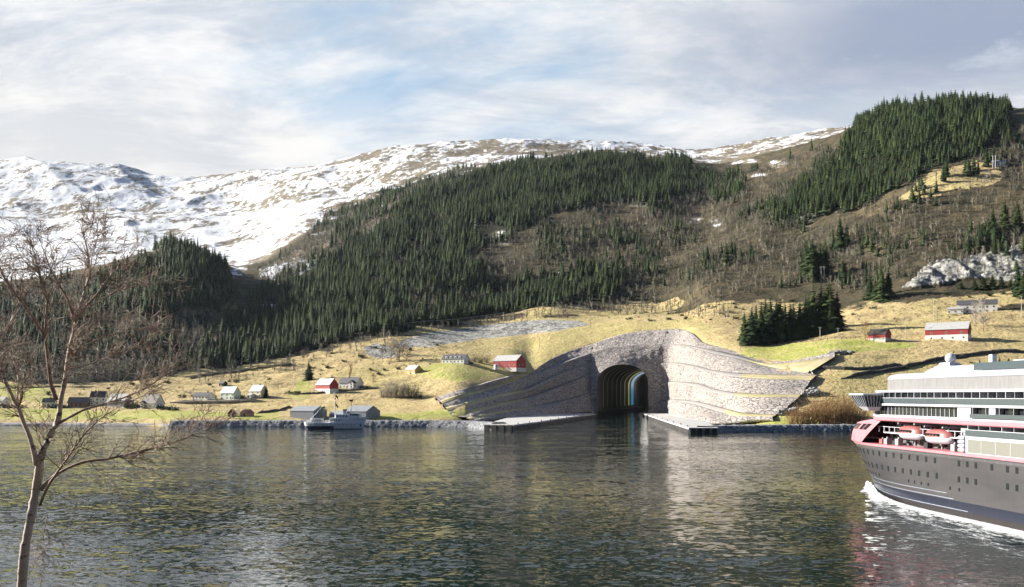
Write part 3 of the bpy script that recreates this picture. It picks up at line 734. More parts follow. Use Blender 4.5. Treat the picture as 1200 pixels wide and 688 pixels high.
L_base = [(692,482.5,880),(660,484.5,845),(637,486,800),(610,488.5,740),(585,490,690),(557,492.5,614)]
L2o = [(692,461,886),(660,470,858),(637,476,825),(612,480,775),(585,485,708),(552,492,617)]
L2i = [(692,460.3,888),(660,468.5,866),(637,474,836),(612,477.5,789),(585,481.5,720),(546,489.5,622)]
L3o = [(692,438,892),(660,452,870),(650,456,862),(618,468,817),(590,475,745),(562,482,676),(536,488.5,624)]
L3i = [(692,437.3,894),(660,450.5,876),(650,454,870),(618,465,829),(590,471.5,754),(556,479,682),(528,485.5,630)]
L4o = [(692,425,898),(660,437.5,878),(637,448,852),(613,459,817),(590,464.5,758),(556,474.5,692),(526,482.5,640)]
L4i = [(692,424.3,900),(660,435.5,884),(637,445,862),(613,455.5,830),(590,461,768),(550,470,698),(522,477.5,652)]
L5o = [(692,414,904),(672,421,895),(641,434,873),(622,441,850),(595,450,802),(565,459.5,748),(540,467,696),(519,474,662)]
L5i = [(692,413.3,906),(672,420,900),(641,431.5,880),(622,439,857),(595,446.5,810),(565,456,755),(538,462,704),(515,469.5,675)]
L_rim = [(695,403,925),(660,414,905),(637,426,880),(622,436.5,859),(600,441,817),(570,449,764),(540,456.5,722),(510,466,690)]
R_base = [(775,484.5,881),(780.5,484.7,873),(783.5,485.2,850),(785,487,790),(800,490,690),(830,494,600),(862,494,580),(905,490,556)]
R2o = [(775,470,881),(781,470,874),(785,470,852),(788.5,470,800),(810,473,720),(838,481,640),(862,487,588),(905,488.3,559)]
R2i = [(775,469.5,882),(782,469.2,876),(786.5,468.8,856),(790.5,468.5,806),(812,470,730),(842,476.5,652),(868,483,598),(910,486,567)]
R3o = [(775,448,882),(782,448,875),(787,448.2,852),(791,448.5,802),(815,452,722),(838,460,662),(857,463.5,624),(898,465.5,596),(936,465.5,587)]
R3i = [(775,447.5,883),(783,447.4,877),(788.5,447.3,858),(793,447.4,808),(818,449.5,732),(841,456.5,672),(860,459.5,636),(898,461.5,608),(938,462,596)]
R4o = [(775,426,886),(783,426,880),(789,426,860),(793,426,817),(810,429.5,762),(833,436.5,707),(857,441,664),(903,444,630),(950,445.5,615)]
R4i = [(775,425.4,887),(784,425.3,882),(791,425.4,866),(797,425.6,824),(812,427.5,774),(835,433,719),(860,436.5,678),(903,438.5,645),(957,439.5,626)]
R5o = [(775,404.3,893),(785,404,888),(793,404.4,872),(799,405,850),(817,409,802),(833,413.5,767),(866,420.5,718),(905,430.5,680),(947,437,634)]
R5i = [(775,403.6,895),(786,403.3,890),(795,403.5,876),(802,403.9,858),(819,406.5,812),(838,410.5,778),(869,417.5,732),(905,426,692),(978,418,664)]
R_rim = [(783,385.8,930),(793,385.2,921),(802,386.6,905),(811,390.5,878),(824,401,833),(845,407,793),(871,414.5,750),(903,423.5,706),(930,421.5,694),(978,412.5,674)]
C5 = [(692,413.5,905),(720,408.2,904),(750,405.2,900),(775,404.2,893)]
Crim = [(695,403,925),(715,395.5,931),(730,391.5,935),(745,388.8,938),(765,387,937),(783,385.8,930)]
gl = ([0, 0.35, 0.6, 1], [0, 0.1, 0.9, 1])
gr = ([0, 0.45, 0.65, 1], [0, 0.1, 0.8, 1])
for k, (a, b) in enumerate([(L_base, L2o), (L2i, L3o), (L3i, L4o), (L4i, L5o), (L5i, L_rim)]):
    strip('stone_tier', a, b, M_rubble, 190, 14, 0.9, seed=100 + k)
for a, b in [(L2o, L2i), (L3o, L3i), (L4o, L4i), (L5o, L5i)]:
    strip('terrace_ledge', a, b, M_ledge, 120, 4, 0.15, attrs=gl, seed=9)
for k, (a, b) in enumerate([(R_base, R2o), (R2i, R3o), (R3i, R4o), (R4i, R5o), (R5i, R_rim)]):
    strip('stone_tier', a, b, M_rubble, 210, 14, 0.9, seed=200 + k)
for a, b in [(R2o, R2i), (R3o, R3i), (R4o, R4i), (R5o, R5i)]:
    strip('terrace_ledge', a, b, M_ledge, 120, 4, 0.15, attrs=gr, seed=19)
strip('stone_tier', C5, Crim, M_rubble, 150, 14, 0.9, seed=300)

# tunnel section: straight sides, round vault
TW, TSP, TTOP = 24.0, 32.0, 49.0
def arch_profile(grow=0.0, n=28):
    pts = [(-TW - grow, -6.0), (-TW - grow, 8), (-TW - grow, 20)]
    for k in range(n + 1):
        a = math.pi * (1 - k / n)
        pts.append(((TW + grow) * math.cos(a), TSP + (TTOP + grow - TSP) * math.sin(a)))
    pts += [(TW + grow, 20), (TW + grow, 8), (TW + grow, -6.0)]
    return pts
prof = arch_profile()
NPF = len(prof)
# face round the arch, from the arch ring out to the tiers
def face():
    outer = []
    lft = np.array([tuple(P(*p)) for p in [(692,486.5,880),(692,461,886),(692,438,892),(692,414,904)]])
    top = line(C5, 60)
    rgt = np.array([tuple(P(*p)) for p in [(775,404.2,893),(775,426,886),(775,448,882),(775,487,881)]])
    poly = np.concatenate([lft[:-1], top, rgt[1:]])
    # sample the outer line by angle-like ratio: the same share of points for the side, the top and the other side
    def samp(A, t):
        s = np.concatenate([[0], np.cumsum(np.linalg.norm(np.diff(A, axis=0), axis=1))]); s /= s[-1]
        return np.stack([np.interp(t, s, A[:, c]) for c in range(3)], -1)
    NP_ = 120
    inner2 = np.array(prof); sl = np.concatenate([[0], np.cumsum(np.linalg.norm(np.diff(inner2, axis=0), axis=1))]); sl /= sl[-1]
    t = np.linspace(0, 1, NP_)
    ix = np.interp(t, sl, inner2[:, 0]); iz = np.interp(t, sl, inner2[:, 1])
    inner = np.stack([104 + ix, 880 + 0.10 * iz, iz], -1)
    n1, n3 = 38, 38; n2 = NP_ - n1 - n3
    out = np.concatenate([samp(lft, np.linspace(0, 1, n1, endpoint=False)), samp(top, np.linspace(0, 1, n2, endpoint=False)), samp(rgt, np.linspace(0, 1, n3))])
    nv = 26
    r = np.linspace(0, 1, nv)[:, None, None]
    G = inner[None] * (1 - r) + out[None] * r
    nz = fbm(G[..., 0] / 3.2, G[..., 2] / 2.2, 400, 3, 0.6) + 0.8 * fbm(G[..., 0] / 14, G[..., 2] / 9, 405, 3)
    G[..., 1] -= nz * 0.9 * np.minimum(1, np.minimum(r, 1 - r)[..., 0] * 8)
    i = np.arange(nv - 1)[:, None] * NP_ + np.arange(NP_ - 1)[None]
    q = np.stack([i, i + NP_, i + NP_ + 1, i + 1], -1).reshape(-1, 4)
    link('portal_face', np_mesh('portal_face', G.reshape(-1, 3), [q]), M_rubble, portal)
face()
def sweep(name, sec, stations, mat, closed=False, parent=portal, smooth=False):
    """a section (x across, z up) carried along the tunnel axis; stations are distances y with x shift and half-width factor"""
    mb = MB(); n = len(sec); vs = []
    for (Y, cx, f) in stations:
        for (a, z) in sec: vs.append((cx + a * f, Y + (0.10 * z if Y < 881 else 0), z))
    m = n if closed else n - 1
    fs = [(j * n + i, j * n + (i + 1) % n, (j + 1) * n + (i + 1) % n, (j + 1) * n + i) for j in range(len(stations) - 1) for i in range(m)]
    mb.add(vs, fs)
    return mb.build(name, mat, parent, smooth)
def stn(Ys): return [(Y, tun_x(Y), 1.0) for Y in Ys]
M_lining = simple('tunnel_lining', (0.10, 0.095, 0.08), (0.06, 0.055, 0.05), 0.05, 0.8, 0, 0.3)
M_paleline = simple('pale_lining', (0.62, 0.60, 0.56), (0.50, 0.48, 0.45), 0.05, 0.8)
sweep('arch_ring', [(a * 1.0, z) for a, z in prof] + [(a, z) for a, z in arch_profile(1.1)][::-1],
      [(879.2, 104, 1), (880.0, 104, 1)], M_concrete, True)
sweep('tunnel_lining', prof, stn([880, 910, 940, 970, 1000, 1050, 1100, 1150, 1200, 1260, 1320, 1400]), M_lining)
# added bend: its pale wall stands in for sunlight on the right-hand wall
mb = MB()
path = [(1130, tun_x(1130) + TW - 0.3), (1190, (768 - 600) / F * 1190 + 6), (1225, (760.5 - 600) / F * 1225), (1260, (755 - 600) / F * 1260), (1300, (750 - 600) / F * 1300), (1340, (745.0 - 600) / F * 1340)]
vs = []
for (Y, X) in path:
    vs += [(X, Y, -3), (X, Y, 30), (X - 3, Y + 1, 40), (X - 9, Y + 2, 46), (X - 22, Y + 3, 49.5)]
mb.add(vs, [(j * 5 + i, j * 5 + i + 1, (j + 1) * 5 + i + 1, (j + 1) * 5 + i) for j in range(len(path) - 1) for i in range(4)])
mb.build('added_bend_wall', M_paleline, portal)
# walkways along both walls
walk = [(-TW, -3), (-TW, 5.2), (-TW + 5, 5.2), (-TW + 5, 4.0), (-TW + 3.5, 3.4), (-TW + 3.5, -3)]
sweep('walkway', walk, stn([882, 950, 1050, 1150, 1240, 1330]), M_black)
sweep('walkway', [(-a, z) for a, z in walk], stn([882, 950, 1050, 1120]), M_concdark)
# coloured light ribs round the vault
def glow(name, col, st):
    m, n, b = pbr(name)
    b.inputs['Base Color'].default_value = (*col, 1); b.inputs['Emission Color'].default_value = (*col, 1)
    b.inputs['Emission Strength'].default_value = st
    return m
G_y = glow('warm_light_rib', (0.75, 0.62, 0.16), 0.035); G_y2 = glow('dim_light_rib', (0.55, 0.45, 0.13), 0.008)
G_b = glow('blue_light_rib', (0.05, 0.33, 0.60), 0.14); G_w = glow('yellow_light_rib', (0.80, 0.75, 0.22), 0.08)
for d, wd, g in ((34, 3, G_y2), (62, 3, G_y2), (92, 4, G_y2), (124, 5, G_y2), (158, 6, G_y2), (192, 7, G_y), (226, 12, G_w), (252, 26, G_b)):
    half = [(a * 0.985, z * 0.992) for a, z in prof if z > 6 and a < 15]
    sweep('light_rib', half, stn([880 + d, 880 + d + wd]), g)
sp = bpy.data.lights.new('bend_fill_light', 'POINT'); sp.energy = 1800; sp.color = (1, 0.95, 0.86); sp.shadow_soft_size = 6  # fill light added to brighten the bend, no fitting there
so = bpy.data.objects.new('bend_fill_light', sp); COL.objects.link(so); so.location = (166, 1172, 34)

# ------------------------------------------------------------------ quays
def quay(label, front_edge, back_edge, end_px, name='quay'):
    """concrete deck; sheet piling along the channel; open end carried on dark fender columns"""
    q = thing(name, label, 'quay')
    z = 3.2
    fe = [PZ(x, y, z) if Y is None else Vector(((x - 600) / F * Y, Y, z)) for x, y, Y in front_edge]
    be = [Vector(((x - 600) / F * Y, Y, z)) for x, y, Y in back_edge]
    mb = MB(); n = len(fe)
    vs = [(p.x, p.y, z) for p in fe] + [(p.x, p.y, z) for p in be] + [(p.x, p.y, z - 0.9) for p in fe] + [(p.x, p.y, z - 0.9) for p in be]
    fs = []
    for i in range(n - 1):
        fs += [(i, i + 1, n + i + 1, n + i), (2 * n + i + 1, 2 * n + i, 3 * n + i, 3 * n + i + 1), (i + 1, i, 2 * n + i, 2 * n + i + 1)]
    fs += [(0, n, 3 * n, 2 * n), (2 * n - 1, n - 1, 3 * n - 1, 4 * n - 1)]
    mb.add(vs, fs); mb.build('deck', M_concrete, q)
    # corrugated sheet piles below the deck edge
    mb = MB(); out = []
    acc = 0
    for a, b in zip(fe[:-1], fe[1:]):
        L = (b - a).length; d = (b - a).normalized(); nrm = Vector((d.y, -d.x, 0))
        if nrm.dot(Vector((-a.x + 45, -300, 0))) < 0: nrm = -nrm
        k = int(L / 1.4)
        for j in range(k):
            p = a + d * (j * L / k); off = -0.15 if (j // 1) % 2 else -0.75
            out += [p + nrm * off, p + d * (L / k * 0.96) + nrm * off]
    vs = [(p.x, p.y, z - 0.9) for p in out] + [(p.x, p.y, -4) for p in out]; m = len(out)
    mb.add(vs, [(i, i + 1, m + i + 1, m + i) for i in range(m - 1)])
    mb.build('sheet_piling', M_pile, q)
    # the end towards the fjord
    a, b = fe[0] if end_px == 'front0' else fe[-1], be[0]
    d = (b - a); L = d.length; d.normalize(); nrm = Vector((d.y, -d.x, 0))
    if nrm.y > 0: nrm = -nrm
    mb = MB()
    v = [a - nrm * 1.2, b - nrm * 1.2]
    mb.add([(v[0].x, v[0].y, -4), (v[1].x, v[1].y, -4), (v[1].x, v[1].y, z - 0.9), (v[0].x, v[0].y, z - 0.9)], [(0, 1, 2, 3)])
    mb.build('end_wall', M_frame, q)
    for k in range(4):
        c = a + d * (L * (0.08 + 0.245 * k + 0.04)); w = L * 0.075
        mb = MB()
        p0, p1 = c - d * w, c + d * w
        ring = [p0 + nrm * 0.1, p1 + nrm * 0.1, p1 + nrm * 1.1, p0 + nrm * 1.1]
        mb.prism([(p.x, p.y) for p in ring], -3.5, z - 0.35)
        mb.build('fender_column', M_black, q)
    for t in np.linspace(0.06, 0.94, 9):
        i = t * (n - 1); k = int(i); p = fe[k].lerp(fe[min(k + 1, n - 1)], i - k)
        w = (be[k] - fe[k]).normalized()
        mb = MB(); c = p + w * 1.5
        mb.tube([(c.x, c.y, z), (c.x, c.y, z + 0.7), (c.x, c.y, z + 0.75)], [0.3, 0.3, 0.45], 8)
        mb.build('bollard', M_black, q)
    return q
fL = [(602, 497.8, None), (632, 494, None), (655, 490.5, None), (675, 487.6, None), (698, 485, None)]
bL = [(566, 0, 540), (597, 0, 712), (637, 0, 803), (660, 0, 848), (693, 0, 878)]
quay('white concrete quay left of the tunnel with dark piling and four black fender columns', fL, bL, 'front0')
fR = [(807, 501.3, None), (790, 496, None), (775, 491.3, None), (763, 487.3, None), (752.5, 484.2, None)]
bR = [(842, 0, 482), (826, 0, 606), (801, 0, 692), (787, 0, 786), (783, 0, 876)]
quay('white concrete quay right of the tunnel with dark piling and four black fender columns', fR, bR, 'front0')

# ------------------------------------------------------------------ stone revetments along the shore
def revet(label, pts, height, setback, seed, name='stone_revetment', rough=0.75, grass=True, mat=None):
    """pts: (px, water distance)"""
    A = np.array([((x - 600) / F * Y, Y) for x, Y in pts]); n = 260
    s = np.concatenate([[0], np.cumsum(np.linalg.norm(np.diff(A, axis=0), axis=1))]); t = np.linspace(0, s[-1], n)
    X = np.interp(t, s, A[:, 0]); Y = np.interp(t, s, A[:, 1])
    T = np.stack([np.gradient(X), np.gradient(Y)], -1); T /= np.linalg.norm(T, axis=1, keepdims=True)
    N = np.stack([-T[:, 1], T[:, 0]], -1); N *= np.sign(N[:, 1:2])
    prof_ = np.array([(0, -3), (0.15, -0.5), (0.35, 0.25 * height), (0.6, 0.6 * height), (0.8, 0.9 * height), (1.0, height), (2.2, height + 0.1), (2.6, -2)])
    nv = len(prof_)
    G = np.zeros((nv, n, 3))
    for k, (o, z) in enumerate(prof_):
        G[k, :, 0] = X + N[:, 0] * o * setback; G[k, :, 1] = Y + N[:, 1] * o * setback; G[k, :, 2] = z
    nz = fbm(np.tile(t / 1.6, (nv, 1)), np.arange(nv)[:, None] * 1.7 + np.zeros((1, n)), seed, 3, 0.7)
    G[1:6, :, 1] -= nz[1:6] * rough; G[1:7, :, 2] += 0.5 * nz[1:7] * rough
    i = np.arange(nv - 1)[:, None] * n + np.arange(n - 1)[None]
    q = np.stack([i, i + 1, i + n + 1, i + n], -1).reshape(-1, 4)
    o = link(name, np_mesh(name, G.reshape(-1, 3), [q]), mat or M_riprap)
    return tag(o, label, 'sea wall')
revet('long grey boulder sea wall along the shore between the sheds and the left quay', [(196, 588), (240, 588), (290, 590), (360, 588), (430, 588), (500, 588), (545, 578), (568, 545)], 3.9, 6, 5)
revet('grey boulder sea wall from the right quay to behind the cruise ship', [(840, 487), (855, 500), (880, 506), (930, 512), (1000, 515), (1080, 517), (1300, 517)], 3.6, 5, 8)
revet('low dark stone wall at the water under the left fields', [(-400, 622), (-100, 622), (0, 620), (60, 618), (120, 612), (180, 604), (200, 594)], 1.6, 3, 13, 'low_shore_wall', 0.4, mat=M_concdark)
# flat ground behind the walls and the quays
# ------------------------------------------------------------------ trees
def conifer_arrays(rng, levels, blades, R=0.2, zb=0.05):
    """unit-height spruce: drooping folded boughs in uneven tiers"""
    V = []; T = []
    asym = rng.uniform(0, 6.28)
    for k in range(levels):
        f = k / levels
        z = zb + (0.97 - zb) * f ** 0.92
        r0 = R * (1 - f) ** 0.8 * rng.uniform(0.8, 1.2) + 0.012
        off = rng.uniform(0, 6.28)
        nb = max(4, int(round(blades * (1 - 0.5 * f))))
        for j in range(nb):
            a = off + 6.283 * j / nb + rng.normal(0, 0.22)
            r = r0 * rng.uniform(0.62, 1.2) * (1 + 0.12 * math.cos(a - asym))
            dz = rng.uniform(0.25, 0.6) * r
            w = r * rng.uniform(0.30, 0.48)
            c, s_ = math.cos(a), math.sin(a)
            z0 = z + 0.55 / levels + rng.normal(0, 0.004)
            b = len(V)
            V += [(0, 0, z0), (c * r * 0.6 - s_ * w, s_ * r * 0.6 + c * w, z0 - dz * 0.85), (c * r, s_ * r, z0 - dz),
                  (c * r * 0.6 + s_ * w, s_ * r * 0.6 - c * w, z0 - dz * 0.85), (c * r * 0.55, s_ * r * 0.55, z0 - dz * 0.28)]
            T += [(b, b + 1, b + 4), (b + 1, b + 2, b + 4), (b + 2, b + 3, b + 4), (b + 3, b, b + 4)]
    b = len(V); nc = 7                                             # the dense inner crown
    V += [(R * 0.55 * math.cos(6.283 * k / nc), R * 0.55 * math.sin(6.283 * k / nc), zb + 0.02) for k in range(nc)] + [(0, 0, 0.95)]
    T += [(b + k, b + (k + 1) % nc, b + nc) for k in range(nc)]
    b = len(V)
    V += [(0.012, 0, 0.93), (-0.008, 0.01, 0.93), (-0.008, -0.01, 0.93), (0, 0, 1.0)]
    T += [(b, b + 1, b + 3), (b + 1, b + 2, b + 3), (b + 2, b, b + 3)]
    return np.array(V), np.array(T)
def spike(V, T, p, q, w):
    """thin three-sided tapering twig"""
    d = q - p; L = np.linalg.norm(d) + 1e-9; d = d / L
    a = np.cross(d, (0.3, 0.2, 1.0)); a /= np.linalg.norm(a) + 1e-9; c = np.cross(d, a)
    b = len(V)
    V += [tuple(p + a * w), tuple(p - a * w * 0.5 + c * w * 0.87), tuple(p - a * w * 0.5 - c * w * 0.87), tuple(q)]
    T += [(b, b + 1, b + 3), (b + 1, b + 2, b + 3), (b + 2, b, b + 3)]
def bare_arrays(rng, limbs, twigs, w=0.012, spread=0.26, trunk=True):
    """unit-height leafless tree: trunk, rising limbs, fine twigs"""
    V = []; T = []
    if trunk:
        lean = rng.normal(0, 0.03, 2)
        spike(V, T, np.array((0, 0, 0.0)), np.array((lean[0], lean[1], 0.95)), w * 1.6)
    for j in range(limbs):
        z = rng.uniform(0.12 if trunk else 0.0, 0.72); a = rng.uniform(0, 6.28); r = spread * rng.uniform(0.5, 1.1) * (1.15 - 0.6 * z)
        p = np.array((0, 0, z)) if trunk else np.array((rng.normal(0, .1), rng.normal(0, .1), 0))
        q = p + np.array((math.cos(a) * r, math.sin(a) * r, rng.uniform(0.10, 0.33) if trunk else rng.uniform(0.45, 0.95)))
        spike(V, T, p, q, w * 0.8)
        for i in range(twigs):
            t = rng.uniform(0.25, 0.95); p2 = p + (q - p) * t
            q2 = p2 + np.array((rng.normal(0, .075), rng.normal(0, .075), rng.uniform(0.02, 0.15)))
            spike(V, T, p2, q2, w * 0.55)
    return np.array(V), np.array(T)
def shrub_arrays(rng, n, flat=0.7):
    """unit-radius bush of loose leafy flakes and twigs"""
    V = []; T = []
    cl = rng.normal(0, 0.45, (7, 3)); cl[:, 2] = np.abs(cl[:, 2]) * flat + 0.15
    for j in range(n):
        c = cl[rng.integers(0, 7)] + rng.normal(0, 0.22, 3); c[2] = abs(c[2])
        d = rng.normal(0, 1, (3, 3)) * 0.16
        b = len(V); V += [tuple(c + d[0]), tuple(c + d[1]), tuple(c + d[2])]; T += [(b, b + 1, b + 2)]
    return np.array(V), np.array(T)

qa = V[quads]                                                     # terrain cells
q_area = np.linalg.norm(np.cross(qa[:, 1] - qa[:, 0], qa[:, 3] - qa[:, 0]), axis=1)
q_c = qa.mean(1)
q_px = 600 + F * q_c[:, 0] / q_c[:, 1]; q_py = HY - F * (q_c[:, 2] - CH) / q_c[:, 1]
q_L = TL.ravel()[quads].mean(1)
q_jx = q_px + 9 * fbm(q_c[:, 0] / 40, q_c[:, 1] / 40, 51, 4); q_jy = q_py + 6 * fbm(q_c[:, 0] / 40, q_c[:, 1] / 40, 77, 4)
def scatter(weight, n, rng):
    p = q_area * weight; p = p / p.sum()
    k = rng.choice(len(p), n, p=p)
    a, b = rng.random(n)[:, None], rng.random(n)[:, None]
    c = qa[k]
    return (c[:, 0] * (1 - a) + c[:, 1] * a) * (1 - b) + (c[:, 3] * (1 - a) + c[:, 2] * a) * b
def polys(*ps):
    r = np.zeros(len(q_px), bool)
    for p in ps: r |= in_poly(q_jx, q_jy, p)
    return r.astype(float)
def thin(pts, dmin):
    """drop points that stand closer than dmin to an earlier one"""
    cell = {}; keep = []
    for i, p in enumerate(pts):
        g = (int(p[0] // dmin), int(p[1] // dmin)); ok = True
        for dx in (-1, 0, 1):
            for dy in (-1, 0, 1):
                for j in cell.get((g[0] + dx, g[1] + dy), ()):
                    if (pts[j][0] - p[0]) ** 2 + (pts[j][1] - p[1]) ** 2 < dmin * dmin: ok = False
        if ok: cell.setdefault(g, []).append(i); keep.append(i)
    return pts[keep]
def mass(name, pts, hs, variants, mat, rng, label, cat, wide=1.0):
    """one mesh of many far trees, each with its own turn, size and tone"""
    Vs = []; Ts = []; tint = []; b = 0
    kk = rng.integers(0, len(variants), len(pts))
    for i, p in enumerate(pts):
        v, t = variants[kk[i]]
        a = rng.uniform(0, 6.28); c, s_ = math.cos(a), math.sin(a); h_ = hs[i]; wd = h_ * wide * rng.uniform(0.8, 1.2)
        x = (v[:, 0] * c - v[:, 1] * s_) * wd + p[0]; y = (v[:, 0] * s_ + v[:, 1] * c) * wd + p[1]; z = v[:, 2] * h_ + p[2] - 0.3
        Vs.append(np.stack([x, y, z], -1)); Ts.append(t + b); tint.append(np.full(len(v), rng.random())); b += len(v)
    o = link(name, np_mesh(name, np.concatenate(Vs), [np.concatenate(Ts)], False, {'tint': np.concatenate(tint)}), mat)
    return tag(o, label, cat, kind='stuff')
rt = np.random.default_rng(5)
CONL = [conifer_arrays(rt, 7, 6, rt.uniform(0.17, 0.31), rt.uniform(0.03, 0.10)) for _ in range(12)]
CONH = [conifer_arrays(rt, 20, 12, rt.uniform(0.17, 0.24), 0.04) for _ in range(7)]
BARL = [bare_arrays(rt, 15, 2, 0.022, 0.30) for _ in range(8)]
BARH = [bare_arrays(rt, 34, 7, 0.0075, 0.30) for _ in range(6)]
THKH = [bare_arrays(rt, 60, 5, 0.010, 0.40, False) for _ in range(4)]
SHR = [shrub_arrays(rt, 170) for _ in range(5)]
BROWNS = [bare_arrays(rt, 36, 3, 0.018, 0.55, False) for _ in range(4)]

# conifers on the slopes
low = q_L < 8.25
clump = np.clip(0.9 + 1.6 * fbm(q_c[:, 0] / 60, q_c[:, 1] / 60, 61, 3), 0.03, 2)
w_dense = polys(FOREST_MAIN, FOREST_LEFT, FOREST_RIGHT) * low * (q_L > 4.2) * np.clip(clump + 0.1, 0.2, 1.6)
w_mix = polys(MIX_LEFT) * low * (q_L > 4.6) * np.clip(clump - 0.8, 0.0, 1)
w_loose = polys(BARE_ZONE) * low * np.clip(clump - 0.8, 0, 1) * 0.42
w_right = in_poly(q_px, q_py, [(1100,300),(1110,250),(1200,230),(1260,230),(1260,300),(1180,310)]) * np.clip(clump - 0.9, 0, 1) * 1.5
gap = np.zeros(len(q_px), bool)                                    # clearings and the snow that shows in them
for x0, y0, rx, ry in ((570, 273, 22, 10), (590, 300, 24, 14), (470, 310, 8, 8), (278, 322, 12, 10), (316, 360, 10, 5), (585, 345, 9, 6), (440, 330, 9, 6)):
    gap |= ((q_px - x0) / rx) ** 2 + ((q_py - y0) / ry) ** 2 < 1
CRAG = in_poly(q_px, q_py, [(1055,342),(1083,308),(1140,300),(1200,284),(1265,282),(1265,322),(1180,334),(1120,336)])
w_con = (1 - 0.93 * CRAG) * np.clip(w_dense + w_mix * 0.8 + w_loose + 0.30 * polys(SHOULDER) * (q_L < 9.2) * np.clip(clump - 0.75, 0, 1) + w_right, 0, 1.6) * ~gap
pc = thin(scatter(w_con, 26000, rt), 4.4)
hc = np.where(pc[:, 1] > 1500, rt.uniform(13, 25, len(pc)), rt.uniform(10, 23, len(pc))) * (0.92 + 0.5 * fbm(pc[:, 0] / 45, pc[:, 1] / 45, 88, 3) + 0.35 * fbm(pc[:, 0] / 13, pc[:, 1] / 13, 89, 2))
app = hc / pc[:, 1]
order = np.argsort(-app)
near = order[:230]
MC = [np_mesh('spruce_crown', v, [t], False, {'tint': np.zeros(len(v))}) for v, t in CONH]
for m_ in MC: m_.materials.append(M_spruce)
def trunk_mesh(r):
    mb = MB(); mb.tube([(0, 0, -0.06), (0, 0, 0.05), (0.004, 0, 0.5), (0, 0, 0.9)], [r * 1.25, r, r * 0.6, 0.003], 7)
    me_ = bpy.data.meshes.new('spruce_trunk'); me_.from_pydata(mb.v, [], mb.f); me_.materials.append(M_trunk); return me_
MT = trunk_mesh(0.016)
def spruce(p, h, label, group=None, wide=1.0, parts=True):
    me_ = MC[random.randrange(len(MC))]
    if parts:
        t = thing('spruce_tree', label, 'tree', p, random.uniform(0, 6.28), group); t.scale = (h * wide, h * wide, h)
        link('crown', me_, None, t); link('trunk', MT, None, t)
    else:
        t = link('spruce_tree', me_, None, None, p); t.rotation_euler = (0, 0, random.uniform(0, 6.28)); t.scale = (h * wide, h * wide, h)
        tag(t, label, 'tree', group)
    return t
for i in near:
    p = pc[i]; x = 600 + F * p[0] / p[1]
    if x < 290: lab, grp = 'dark green spruce in the wooded hill behind the left farms', 'spruces on the left wooded hill'
    elif x < 850: lab, grp = 'dark green spruce in the big forest above the tunnel fields', 'spruces in the forest above the tunnel'
    else: lab, grp = 'dark green conifer among bare trees on the steep right slope', 'conifers on the right slope'
    spruce(tuple(p - np.array((0, 0, 0.4))), hc[i], lab, grp, 1.0, False)
mass('conifer_forest', pc[order[230:]], hc[order[230:]], CONL, M_spruce, rt, 'dark green conifer forest covering the slopes below the snow', 'forest', 1.05)

# conifers that stand out one by one: (foot px, foot row, height in px, width, label)
SOLO = [(872,404,40,1.1,0),(881,404.5,46,1.2,0),(892,403.5,52,1.2,0),(903,402,56,1.25,0),(914,401,52,1.2,0),(926,399,44,1.2,0),(937,397,46,1.2,0),(897,399,50,1.2,0),(910,397,48,1.3,0),(920,394,42,1.2,0),(886,400,44,1.2,0),(930,393,38,1.2,0),(944,395,52,1.2,0),
        (953,394,62,1.2,0),(962,392,63,1.15,0),(972,391,64,1.2,0),(981,389,50,1.2,0),(966,386,48,1.2,0),(948,389,46,1.2,0),
        (944,327,44,1.2,1),(952,328,50,1.2,1),(961,326,44,1.2,1),(968,324,36,1.2,1),(984,293,42,1.0,2),(992,292,32,1.0,2),
        (1019,350,34,1.1,3),(1033,352,44,1.1,3),(1041,350,38,1.1,3),(1026,351,28,1.1,3),
        (829,306,20,1.2,4),(857,303,24,1.2,4),(880,304,22,1.2,4),(868,304,15,1.2,4),
        (1164,278,34,1.2,5),(1178,272,40,1.2,5),(1192,268,34,1.2,5),(1150,285,24,1.3,5),(1134,298,20,1.3,5),
        (1126,338,9,2.0,6),(1142,339,13,2.0,6),(1152,339,17,1.9,6),(1163,338,18,1.8,6),(1174,337,14,2.0,6),(1193,348,40,1.2,6),(1199,350,34,1.2,6),(1184,338,11,2.0,6),
        (1148,433,13,1.7,7),(1162,433,15,1.6,7),(1171,432,15,1.6,7),(1182,431,13,1.7,7)]
SG = {0: ('tall black green spruce in the dense clump above the bright green field', 'spruces in the clump above the green field'),
      1: ('dark spruce in the small stand uphill of the tall twin pole', 'spruces in the stand above the twin pole'),
      2: ('dark slender spruce in a pair alone among bare trees on the slope', 'lone spruce pair on the slope'),
      3: ('dark spruce in the group left of the pale rock face', 'spruces beside the rock face'),
      4: ('small dark spruce standing alone among grey bare trees above the tunnel', 'small spruces above the tunnel'),
      5: ('dark spruce on the slope above the pale rock face', 'spruces above the rock face'),
      6: ('bushy dark evergreen along the foot of the pale rock face', 'evergreens below the rock face'),
      7: ('small dark conifer showing just over the top of the cruise ship', 'small conifers above the ship')}
for x, y, hp, wd, k in SOLO:
    p = hit(x, y)
    spruce(tuple(p - Vector((0, 0, 0.3))), hp / F * p.y, SG[k][0], SG[k][1], wd, hp > 25)
p = hit(362, 446); spruce(tuple(p), 23 / F * p.y, 'round dark spruce standing alone uphill of the red and white barn', None, 1.9)
p = hit(312, 465); spruce(tuple(p), 13 / F * p.y, 'narrow dark conifer right beside the cream house with a white roof', None, 1.3)

